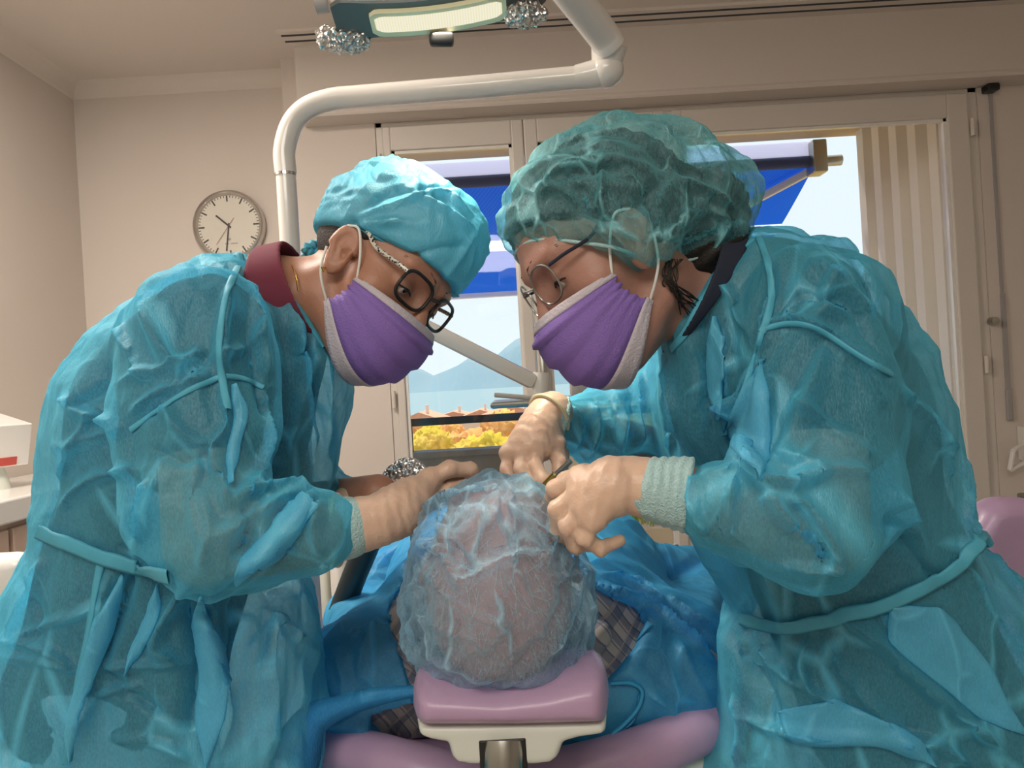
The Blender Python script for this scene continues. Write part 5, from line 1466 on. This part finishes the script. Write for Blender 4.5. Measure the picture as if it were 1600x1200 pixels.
q = RH.l(V); e = q[:, 2] - np.interp(q[:, 1], EDGE_F, EDGE_H); N = normals(V, F)
amp = np.clip(e / .03, .05, 1); ang = np.arctan2(q[:, 0], q[:, 1])
V = V + N * (amp * (.020 * crumple(V, 8, 41) + .012 * crumple(V, 18, 42) + .004 * crumple(V, 38, 43)) + np.clip(1 - e / .045, 0, 1) * np.clip(e / .006, 0, 1) * .0022 * np.sin(q[:, 1] * 330 + q[:, 0] * 200))[:, None]
sf = Surf(V, F)
sf.folds([([(850, 300), (880, 260), (970, 250)], .008, .012), ([(895, 330), (960, 370), (990, 400)], .006, .010), ([(970, 260), (1000, 310), (1000, 400)], .006, .010), ([(1055, 280), (1030, 320), (1020, 400)], .008, .012),
          ([(1055, 280), (1110, 300), (1150, 330)], .008, .012), ([(1110, 300), (1060, 350), (1020, 400)], .007, .010), ([(900, 290), (935, 340), (975, 345)], -.008, .014), ([(850, 330), (840, 360), (845, 385)], .005, .010),
          ([(1020, 290), (990, 330), (960, 300)], -.007, .012), ([(1040, 390), (1100, 370), (1160, 345)], -.006, .012), ([(830, 290), (880, 300), (910, 330)], .006, .010), ([(930, 240), (945, 290), (930, 330)], .006, .010),
          ([(1045, 340), (1090, 330), (1140, 340)], .005, .010), ([(870, 350), (890, 395)], .005, .010)])
keep_out(sf, lambda p: np.minimum(np.where(p[:, 2] > -9, RH.sdf(p), 0), r_hair(p)) + np.clip(.012 - (RH.l(p)[:, 2] - np.interp(RH.l(p)[:, 1], EDGE_F, EDGE_H)), 0, 1) * 2, .004)
rc = sf.build('bouffant_cap', M['cap_sheer'], pr_)
tree = sf.bvh(); loop = []
for a in np.linspace(0, 2 * PI, 73):
    f_, s_ = .10 * math.cos(a), .08 * math.sin(a)
    for _ in range(6):
        h_ = float(np.interp(f_, EDGE_F, EDGE_H)) + .0015
        o_ = RH.w(.3 * math.sin(a), -.02 + .3 * math.cos(a), h_); t_ = RH.w(0, -.02, h_)
        hit, nn, i_, d_ = tree.ray_cast(Vector(o_), Vector(t_ - o_).normalized())
        if hit is None: break
        lq = RH.l(np.array(hit)[None])[0]; f_ = f_ * .5 + lq[1] * .5
    if hit is not None: loop.append(np.array(hit) + np.array(nn) * .002)
loop = np.array(loop)
for _ in range(3): loop[1:-1] = (loop[:-2] + 2 * loop[1:-1] + loop[2:]) / 4
MB().tube(loop, .0019, 8).build('elastic_band', M['cap_band'], rc, smooth=True)
def r_scrub(p):
    d = d_chain(p, rt[:4], [r + .010 for r in rt_r[:4]], .06, SQ)
    d = smin(d, d_cap(p, armR[0], armR[0] * .5 + armR[1] * .5, .062, .056), .03)
    return smin(d, d_cap(p, armRf[0], armRf[0] * .5 + armRf[1] * .5, .060, .054), .03)
V, F = mesh_sdf(r_scrub, (P(1000, 600, .9)[0], .62, P(1400, 1160, .98)[2] - .05), (P(1600, 1000, .98)[0] + .06, 1.32, P(1200, 330, .95)[2]), .006, 1)
scR = from_np('scrub_top', V, F, M['navy'], pr_)
axr = np.array([-.89, 0, .45])
def r_collar(p):
    pts = [P(1190, 490, .92), P(1125, 465, .895), P(1030, 450, .87)]; sq = ((0, 1, 0), 1.22)
    d = d_chain(p, pts, [.092, .076, .072], 0, sq); i = d_chain(p, pts, [.087, .071, .068], 0, sq)
    d = np.maximum(d, -i)
    d = smax(d, (p - P(1098, 440, .83)) @ axr, .003)
    return np.maximum(d, -((p - P(1106, 452, .80)) @ np.array([-.80, 0, .60])) - .014)
V, F = mesh_sdf(r_collar, P(1190, 490, .92) - .14, P(1060, 450, .87) + .14, .0025, 1)
from_np('collar', V, F, M['navy'], scR)
legs(pr_, P(1420, 1080, .98), .93, 1.055, -1, M['navy'], M['shoe'], .066)
rpoly = [(1185, 366), (1205, 361), (1228, 362), (1262, 371), (1300, 385), (1335, 404), (1365, 427), (1388, 452), (1410, 490), (1430, 525), (1452, 565), (1475, 602), (1492, 640), (1505, 680), (1518, 725), (1528, 765), (1534, 800), (1532, 838),
         (1555, 852), (1590, 872), (1640, 910), (1690, 960), (1740, 1060), (1770, 1200), (1790, 1640), (1090, 1640), (1110, 1260), (1120, 1200), (1138, 1160), (1142, 1110), (1136, 1062), (1140, 1020), (1152, 990), (1162, 968), (1140, 935), (1110, 905), (1090, 870),
         (1062, 800), (1045, 735), (1040, 690), (1034, 630), (1030, 580), (1036, 548), (1052, 540), (1068, 515), (1086, 480), (1102, 445), (1125, 415), (1155, 388)]
sr_ = chain_px([(1285, 505, .835, 108), (1275, 640, .775, 118), (1280, 770, .725, 112), (1255, 830, .712, 100), (1180, 812, .715, 82), (1110, 785, .722, 62), (1062, 770, .730, 46)])
srf = chain_px([(1090, 610, 1.09, 95), (1000, 640, 1.10, 82), (940, 668, 1.06, 62), (868, 660, 1.0, 36)])
def r_under(p): return np.minimum(r_scrub(p), d_chain(p, armR[:3], [r + .002 for r in armR_r[:3]]))
def r_gown(p):
    d = d_pillow(p, rpoly, .985, .145, .125, .935)
    d = smin(d, d_cap(p, P(1140, 505, .852), P(1125, 640, .87), .064, .066), .03)
    d = smin(d, d_ell(p, P(1225, 570, .98), (.11, .16, .12)), .03)
    d = smin(d, r_scrub(p) - .014, .03); d = smin(d, d_chain(p, armR[:3], [.060, .054, .048]), .02)
    d = smax(d, (p - P(1106, 452, .80)) @ np.array([-.80, 0, .60]), .004)
    d = smin(d, d_chain(p, sr_[0], sr_[1], .02), .010)
    d = smin(d, d_chain(p, srf[0], srf[1], .02), .02)
    return np.maximum(d, .36 - p[:, 2])
V, F = mesh_sdf(r_gown, (P(820, 700, .98)[0], .60, .33), (P(1800, 1200, .985)[0] + .05, 1.32, P(1250, 330, .98)[2] + .04), .0026, 1)
sf = Surf(V, F)
sf.move(.028 * crumple(V * [1, 1, .7], 5, 51) + .016 * crumple(V * [1, 1, .5], 9, 52) + .0035 * crumple(V * [1, 1, .6], 22, 53))
folds = [
    
    ([(1200, 400), (1205, 450), (1200, 510), (1190, 560)], .009, .012), ([(1190, 508), (1230, 500), (1270, 510), (1330, 550), (1390, 590)], .010, .012), ([(1200, 520), (1250, 470), (1320, 480), (1390, 570)], -.007, .016),
    ([(1110, 440), (1140, 460), (1170, 520)], .007, .012), ([(1130, 480), (1140, 560), (1150, 640), (1130, 680)], .009, .014), ([(1100, 470), (1100, 560), (1110, 660)], -.010, .018), ([(1040, 560), (1050, 640), (1050, 720)], .008, .014),
    ([(1190, 560), (1165, 620), (1130, 680), (1200, 755)], .014, .016), ([(1130, 685), (1160, 730), (1195, 755)], .012, .014), ([(1200, 560), (1195, 640), (1200, 740)], .010, .014), ([(1210, 700), (1280, 730), (1335, 735), (1355, 745)], .008, .014),
    ([(1195, 755), (1230, 760), (1260, 745), (1300, 738)], .016, .014), ([(1200, 770), (1215, 800), (1240, 830)], .014, .014), ([(1215, 780), (1260, 790), (1300, 850), (1310, 900)], .009, .012), ([(1240, 820), (1280, 850), (1290, 890)], -.009, .016),
    ([(1150, 740), (1140, 790), (1165, 850)], .009, .014), ([(1090, 740), (1085, 790), (1110, 840)], .008, .012), ([(1120, 735), (1180, 745), (1200, 765)], .010, .012), ([(1215, 880), (1260, 890), (1320, 885)], .007, .012),
    ([(1290, 540), (1270, 600), (1250, 650)], .006, .012), ([(1240, 620), (1310, 680), (1370, 720)], .006, .012), ([(1350, 560), (1380, 640)], .007, .014), ([(1260, 400), (1320, 450), (1370, 500)], .008, .014), ([(1310, 420), (1290, 470), (1340, 500)], .007, .014),
    ([(1340, 410), (1370, 470), (1375, 500)], -.008, .014), ([(1400, 600), (1440, 650), (1490, 720)], .007, .014), ([(1430, 620), (1470, 690), (1480, 760)], .007, .012), ([(1390, 760), (1420, 820), (1450, 900)], .012, .018), ([(1380, 800), (1440, 880), (1500, 940)], -.010, .018),
    ([(1500, 700), (1510, 780), (1500, 850)], .008, .014), ([(1530, 800), (1505, 850), (1500, 880)], .010, .014), ([(1300, 935), (1380, 1010), (1480, 1100), (1590, 1190)], .014, .018), ([(1350, 930), (1450, 1030), (1590, 1130)], -.010, .020),
    ([(1280, 985), (1330, 1060), (1400, 1140), (1440, 1200)], .010, .016), ([(1180, 975), (1200, 1030), (1260, 1080)], .009, .014), ([(1270, 990), (1255, 1040), (1270, 1080), (1320, 1100)], .009, .014), ([(1150, 1000), (1190, 1060), (1230, 1150)], -.010, .020),
    ([(1160, 1120), (1250, 1150), (1380, 1150)], .010, .014), ([(1380, 1150), (1450, 1160), (1520, 1200)], .010, .014), ([(1540, 860), (1570, 900), (1600, 930)], .008, .014), ([(1510, 880), (1540, 960), (1600, 1040)], .009, .016), ([(1145, 1080), (1160, 1140), (1150, 1200)], .009, .016),
    ([(1000, 580), (1010, 640), (1000, 700)], .010, .014), ([(960, 610), (975, 660), (960, 720)], .010, .014), ([(920, 625), (935, 670), (915, 720)], .009, .012), ([(890, 630), (905, 670), (890, 710)], .008, .010), ([(980, 590), (990, 650), (985, 700)], -.010, .014),
]
tree = sf.bvh(); sf.folds(folds, tree); keep_out(sf, r_under, .006)
gr_ = sf.build('gown', M['gown'], pr_)
tree = sf.bvh()
for A, B in (([(1350, 965), (1410, 1025), (1490, 1090), (1596, 1186)], [(1440, 925), (1482, 962), (1520, 1008), (1596, 1098)]),
             ([(1182, 560), (1152, 620), (1136, 680), (1184, 745)], [(1200, 560), (1199, 640), (1204, 700), (1200, 748)]),
             ([(1106, 500), (1108, 590), (1118, 660)], [(1132, 490), (1130, 580), (1130, 655)]),
             ([(1262, 1082), (1330, 1102), (1420, 1146), (1480, 1192)], [(1180, 1140), (1260, 1162), (1370, 1164), (1440, 1196)])):
    Vf, Ff = sf.flap(A, B, tree=tree); from_np('gown_fold', Vf, Ff, M['fold'], gr_)
strips(sf, gr_, [([(1186, 372), (1200, 410), (1206, 455), (1198, 500), (1190, 520)], .008), ([(1190, 515), (1230, 505), (1275, 512), (1335, 550), (1392, 585)], .006), ([(1190, 520), (1175, 570), (1150, 640), (1132, 682)], .006)], M['seam'], 'seam', tree)
strips(sf, gr_, [([(1176, 376), (1150, 397), (1124, 424), (1104, 455), (1086, 492), (1068, 524), (1050, 545)], .010)], M['seam'], 'neck_binding', tree)
strips(sf, gr_, [([(1162, 968), (1200, 976), (1240, 977), (1290, 968), (1345, 955), (1400, 935), (1450, 910), (1495, 882), (1528, 848)], .016)], M['seam'], 'waist_tie', tree, .006)
MB().tube(spline([P(1524, 852, .93), P(1534, 842, .94), P(1537, 836, .96), P(1545, 850, .97)], 5), .006, 8).build('tie_knot', M['seam'], gr_, smooth=True)
tube_part('knit_cuff', [(1078, 773, .727, .0365), (1030, 766, .733, .0315), (1000, 760, .74, .0260)], M['cuff'], gr_, .0025, 110, 4)
tube_part('knit_cuff', [(880, 655, .998, .030), (862, 650, .995, .029), (848, 645, .99, .0285)], M['cuff'], gr_, .0025, 90, 6)
glove(pr_, [[(906, 748, .752), (868, 764, .770), (860, 790, .795), (868, 808, .815)], [(908, 770, .740), (872, 796, .744), (874, 832, .757), (900, 848, .770)], [(914, 792, .732), (888, 822, .734), (900, 852, .745), (930, 849, .758)],
            [(926, 812, .727), (914, 840, .729), (938, 857, .738), (968, 845, .750)], [(950, 738, .762), (912, 742, .79), (884, 752, .81), (866, 769, .825)]],
      [(1010, 762, .738, .0295), (982, 756, .742, .0275), (960, 760, .741, .030), (945, 768, .740, .027)], 15)
glove(pr_, [[(868, 695, .965), (874, 722, .955), (873, 748, .945), (866, 772, .935)], [(838, 700, .955), (836, 728, .940), (848, 752, .925), (860, 774, .925)], [(816, 706, .955), (814, 734, .940), (826, 758, .930), (842, 776, .925)],
            [(796, 708, .965), (792, 734, .955), (802, 760, .945), (818, 774, .935)], [(862, 680, .985), (876, 712, .985), (876, 742, .970), (868, 770, .955)]],
      [(862, 646, .995, .029), (850, 656, .985, .027), (842, 672, .975, .029), (832, 690, .968, .029)], 19, .006)
# the instrument between her fingers
dt = empty('dental_instrument', tuple(P(862, 776, .92)), 'slim dental instrument with a golden shank held in the gloved fingers over the mouth', 'dental instrument')
MB().tube([P(892, 720, .890), P(868, 742, .898), P(840, 770, .905)], [.0032, .0036, .0026], 12).build('handle', M['steel'], dt, smooth=True)
MB().tube([P(868, 742, .897), P(850, 760, .902)], [.0052, .0046], 12).build('golden_shank', M['gold'], dt, smooth=True)
# ================================================================== PATIENT
PH = Head(P(782, 905, .845), (0.04, .32, .95), (1, 0, -.04), 1.02)
pp = empty('person', (0, 1.45, .70), 'patient lying back between the clinicians, head under sheer pale blue cap, plaid shirt', 'person')
sh_l, sh_r = P(585, 1050, 1.10), P(1050, 1040, 1.10)
def p_torso(p, o=0.0):
    d = d_cap(p, sh_l, sh_r, .075 + o, .075 + o)
    d = smin(d, d_ell(p, (0.0, 1.32, .865), (.215 + o, .30 + o, .125 + o)), .06)
    d = smin(d, d_ell(p, (0.0, 1.62, .84), (.20 + o, .28 + o, .125 + o)), .06)
    d = smin(d, d_ell(p, (0.0, 1.90, .76), (.19 + o, .2 + o, .12 + o)), .06)
    return d
pa = [sh_r, np.array([.36, 1.42, .80]), P(985, 893, 1.38), P(930, 872, 1.36)]
pa2 = [sh_l, np.array([-.30, 1.42, .80]), np.array([-.12, 1.62, .95])]
def p_arms(p, o=0.0):
    return np.minimum(d_chain(p, pa[:3], [.052 + o, .045 + o, .034 + o]), d_chain(p, pa2, [.052 + o, .045 + o, .034 + o]))
def p_body(p):
    d = smin(p_torso(p), p_arms(p), .03)
    nk = d_chain(p, [P(800, 1010, 1.10), P(790, 985, .98), PH.w(0, -.012, -.035)], [.075, .060, .056])
    d = smin(d, nk, .03); d = smin(d, PH.sdf(p), .018)
    hnd = d_chain(p, [pa[2], pa[3]], [.026, .030])
    for k, (dx, dz) in enumerate(((0, .02), (-.006, .006), (-.008, -.008), (-.004, -.022))):
        hnd = smin(hnd, d_chain(p, [pa[3] + [dx, .005, dz], pa[3] + [-.035 + dx, .02, dz - .004], pa[3] + [-.06 + dx, .03, dz - .02]], [.011, .010, .008]), .006)
    hnd = smin(hnd, d_chain(p, [pa[3] + [.01, -.02, .0], pa[3] + [-.02, -.035, .008]], [.012, .009]), .006)
    d = smin(d, hnd, .012)
    for sx in (-1, 1): d = smin(d, d_chain(p, [(.09 * sx, 1.95, .74), (.11 * sx, 2.35, .68), (.11 * sx, 2.72, .62)], [.09, .062, .045]), .04)
    return d
V, F = mesh_sdf(p_body, (-.42, .66, .5), (.48, 2.80, 1.12), .004, 1)
from_np('body', V, F, M['skin_pink'], pp)
eyes(PH, pp); brow(PH, pp, M['greyhair'])
# fine white hair over the scalp
r = np.random.default_rng(17); V = []; F = []
n = 0
while n < 1500:
    u = r.normal(size=3); u /= np.linalg.norm(u)
    if u[1] > .75: continue
    q = np.array([0, -.012, .045]) + u * [.0735, .0945, .0805]
    back = max(0, -u[1]) ; side = abs(u[0])
    if r.uniform() > .25 + .75 * max(back, side * .8): continue
    t = np.array([u[0] * .2 + r.normal() * .35, -.6 + r.normal() * .35, -.5 + r.normal() * .3]); t -= u * (t @ u); t /= max(np.linalg.norm(t), 1e-6)
    L = r.uniform(.012, .030); w_ = np.cross(u, t) * .00022
    a = q + u * .0005; b = q + t * L * .5 + u * .0026; c = q + t * L + u * .0012
    k = len(V); A = [PH.w(*x) for x in (a - w_, a + w_, b + w_, b - w_, c + w_ * .3, c - w_ * .3)]
    V += A; F += [(k, k + 1, k + 2, k + 3), (k + 3, k + 2, k + 4, k + 5)]; n += 1
hh = from_np('hair', V, F, M['greyhair'], pp, False); hh['kind'] = 'stuff'
# cap: a loose bag
cpoly = [(705, 784), (722, 776), (745, 770), (775, 766), (805, 767), (832, 776), (850, 790), (866, 806), (886, 834), (905, 860), (922, 895), (927, 930), (926, 965), (920, 1000), (915, 1030), (902, 1052), (880, 1064), (780, 1068), (670, 1064), (650, 1045), (642, 1010), (625, 970), (624, 945), (634, 905), (644, 870), (652, 840), (656, 818), (666, 804), (684, 794)]
def p_cap(p):
    d = d_pillow(p, cpoly, .840, .125, .105)
    q = PH.l(p)
    d = smin(d, PH.skull(q) * PH.k - .010, .02)
    return smax(d, (q[:, 1] * .35 - q[:, 2] - .03) * PH.k, .01)
V, F = mesh_sdf(p_cap, P(600, 1090, .84) - [.02, .16, .02], P(950, 720, .84) + [.03, .16, .03], .003, 1)
sf = Surf(V, F)
zz = np.clip((.95 - V[:, 1]) / .1, .2, 1)
sf.move(zz * (.018 * crumple(V, 9, 61) + .010 * crumple(V, 19, 62) + .004 * crumple(V, 40, 63)))
sf.folds([([(650, 850), (690, 860), (715, 905), (735, 905), (790, 875), (840, 855)], .009, .010), ([(655, 870), (700, 930), (740, 960), (800, 980)], .007, .010), ([(790, 750), (800, 790), (830, 820), (865, 850)], .009, .010), ([(860, 800), (855, 860), (840, 900)], .008, .010),
          ([(660, 800), (700, 780), (770, 770)], .009, .010), ([(700, 780), (690, 830), (700, 870)], .007, .010), ([(770, 755), (775, 790), (760, 830)], .006, .010), ([(840, 900), (890, 905), (920, 890)], .006, .010), ([(640, 960), (700, 985), (760, 1000)], .005, .010),
          ([(900, 860), (880, 900), (900, 960)], .006, .010), ([(740, 900), (720, 870), (690, 840)], -.008, .012), ([(800, 880), (830, 950), (850, 1000)], .005, .010), ([(650, 900), (640, 960), (655, 1020)], .006, .012), ([(910, 950), (890, 1000), (895, 1040)], .006, .012),
          ([(740, 975), (750, 1000), (760, 1020)], .005, .008), ([(820, 800), (800, 840), (760, 860)], -.006, .012)])
keep_out(sf, lambda p: PH.skull(PH.l(p)) * PH.k, .004)
sf.build('bouffant_cap', M['cap_patient'], pp)
# plaid shirt
def p_shirt(p, o=.010):
    d = smin(p_torso(p, o), p_arms(p, o), .03)
    d = smin(d, d_cap(p, P(800, 1010, 1.10), P(792, 990, 1.0), .088, .078), .035)
    return np.maximum(d, p[:, 1] - 1.98)
V, F = mesh_sdf(p_shirt, (-.45, .90, .5), (.48, 2.05, 1.12), .005, 1)
V = V + normals(V, F) * (.005 * crumple(V, 9, 71) + .002 * crumple(V, 22, 72))[:, None]
shs = from_np('plaid_shirt', V, F, M['plaid'], pp)
col = [P(640, 1010, 1.02), P(700, 1060, .98), P(790, 1080, .965), P(880, 1055, .98), P(935, 990, 1.02)]
V, F = mesh_sdf(lambda p: d_chain(p, spline(col, 4), [.018] * len(spline(col, 4))), np.min(col, 0) - .04, np.max(col, 0) + .04, .0028, 1)
V = V + normals(V, F) * (.004 * crumple(V, 12, 75))[:, None]
from_np('collar', V, F, M['plaid'], shs)
V, F = mesh_sdf(lambda p: smin(d_chain(p, [(-.09, 1.9, .76), (-.11, 2.35, .68), (-.11, 2.70, .62)], [.102, .076, .062]), d_chain(p, [(.09, 1.9, .76), (.11, 2.35, .68), (.11, 2.70, .62)], [.102, .076, .062]), .03), (-.3, 1.7, .48), (.3, 2.8, .92), .010, 1)
from_np('trousers', V, F, M['navy'], pp)
for sx in (-1, 1):
    V, F = mesh_sdf(lambda p: smin(d_ell(p, (.11 * sx, 2.82, .67), (.045, .05, .10)), d_cap(p, (.11 * sx, 2.74, .62), (.11 * sx, 2.82, .60), .045, .045), .02), (.11 * sx - .1, 2.6, .5), (.11 * sx + .1, 2.92, .82), .007, 1)
    from_np('shoe', V, F, M['black'], pp)
tube_part('sleeve_cuff', [(960, 884, 1.37, .032), (1000, 897, 1.385, .040)], M['band_white'], pp, .004, 0, 3)
# blue gown laid over chest and shoulders, open at the nape
hole1 = [(648, 880), (620, 920), (604, 958), (618, 990), (640, 1030), (655, 1075), (800, 1105), (925, 1072), (955, 1040), (990, 1005), (1014, 972), (985, 945), (950, 925), (925, 915), (900, 880), (780, 830)]
hole2 = [(582, 1108), (610, 1100), (660, 1088), (800, 1095), (800, 1240), (640, 1240), (600, 1165), (578, 1135)]
def px_poly(pp_, d): return np.array([P(x, y, d)[[0, 2]] for x, y in pp_])
h1, h2 = px_poly(hole1, 1.05), px_poly(hole2, 1.02)
pgp = [(440, 1260), (462, 1200), (474, 1150), (486, 1095), (496, 1050), (512, 1015), (545, 980), (590, 950), (640, 930), (700, 915), (780, 905), (860, 890), (915, 886), (960, 893), (985, 906), (1025, 915), (1060, 932), (1092, 955), (1125, 975), (1142, 990), (1146, 1030), (1140, 1080), (1130, 1130), (1090, 1160), (1000, 1185), (900, 1230), (700, 1260)]
def p_gown(p):
    d = p_shirt(p, .022)
    d = smin(d, d_pillow(p, pgp, 1.16, .16, .10), .02)
    d = np.maximum(d, p[:, 1] - 1.95)
    s1 = d_poly2(p[:, [0, 2]], h1); s2 = d_poly2(p[:, [0, 2]], h2)
    near = p[:, 1] < 1.19
    d = np.where(near, np.maximum(np.maximum(d, -s1), -s2), d)
    d = np.maximum(d, -(p_shirt(p, .010) + .004))            # a layer, hollow over the shirt
    return d
V, F = mesh_sdf(p_gown, (-.50, .86, .52), (.56, 2.0, 1.10), .004, 1)
sf = Surf(V, F)
sf.move(.018 * crumple(V * [.6, 1, 1], 7, 81) + .008 * crumple(V * [.5, 1, 1], 14, 82))
sf.folds([([(930, 895), (985, 915), (1040, 950), (1100, 990)], .012, .014), ([(925, 910), (1000, 940), (1060, 980), (1120, 1030)], .012, .014), ([(985, 900), (1010, 920), (1040, 950)], .012, .012), ([(1040, 930), (1080, 960), (1120, 985)], .012, .012), ([(1050, 960), (1100, 1000), (1140, 1040)], -.012, .014),
          ([(1060, 1000), (1080, 1050), (1110, 1100)], .008, .014), ([(520, 1010), (540, 1070), (520, 1130)], .009, .016), ([(600, 960), (570, 1000), (560, 1060)], .007, .012), ([(490, 1120), (530, 1130), (580, 1100)], .009, .014), ([(545, 990), (600, 980)], .006, .012), ([(1010, 1080), (1050, 1110), (1060, 1150)], .007, .012)])
pg = sf.build('patient_gown', M['pgown'], pp)
tree = sf.bvh()
strips(sf, pg, [([(1016, 974), (992, 1008), (958, 1043), (930, 1066)], .010), ([(604, 962), (618, 992), (638, 1028), (650, 1050)], .010)], M['pseam'], 'neck_binding', tree, .002)
def ribbon(name, pts, w, m, root, upv=(0, -1, 0)):
    pts = spline(pts, 8); b = MB()
    for a, c in zip(pts[:-1], pts[1:]): pass
    T = np.gradient(pts, axis=0); T /= np.linalg.norm(T, axis=1)[:, None]
    N = np.array(upv, float)[None] - T * (T @ np.array(upv, float))[:, None]; N /= np.linalg.norm(N, axis=1)[:, None]
    B = np.cross(T, N); ws = np.asarray(w) if np.ndim(w) else np.full(len(pts), w); ws = np.interp(np.linspace(0, 1, len(pts)), np.linspace(0, 1, len(ws)), ws)
    V = []; F = []
    for i in range(len(pts)):
        for a, c in ((-1, 0), (0, .9), (1, 0), (0, -.4)): V.append(pts[i] + B[i] * a * ws[i] / 2 + N[i] * c * .0016)
    for i in range(len(pts) - 1):
        for k in range(4): F.append((i * 4 + k, i * 4 + (k + 1) % 4, i * 4 + 4 + (k + 1) % 4, i * 4 + 4 + k))
    return from_np(name, V, F, m, root)
ribbon('neck_strap', [P(455, 1195, .945), P(485, 1130, .95), P(530, 1105, .945), (P(590, 1088, .935)), P(648, 1080, .925)], [.07, .045, .030, .024, .014], M['pgown'], pg)
ribbon('tie_loop', [P(955, 1068, .985), P(985, 1068, .985), P(1003, 1080, .985), P(998, 1105, .98), P(978, 1130, .975), P(955, 1150, .97)], .007, M['pseam'], pg)
ribbon('tie_end', [P(1000, 1085, .99), P(990, 1125, .982), P(965, 1145, .975)], .005, M['pseam'], pg)
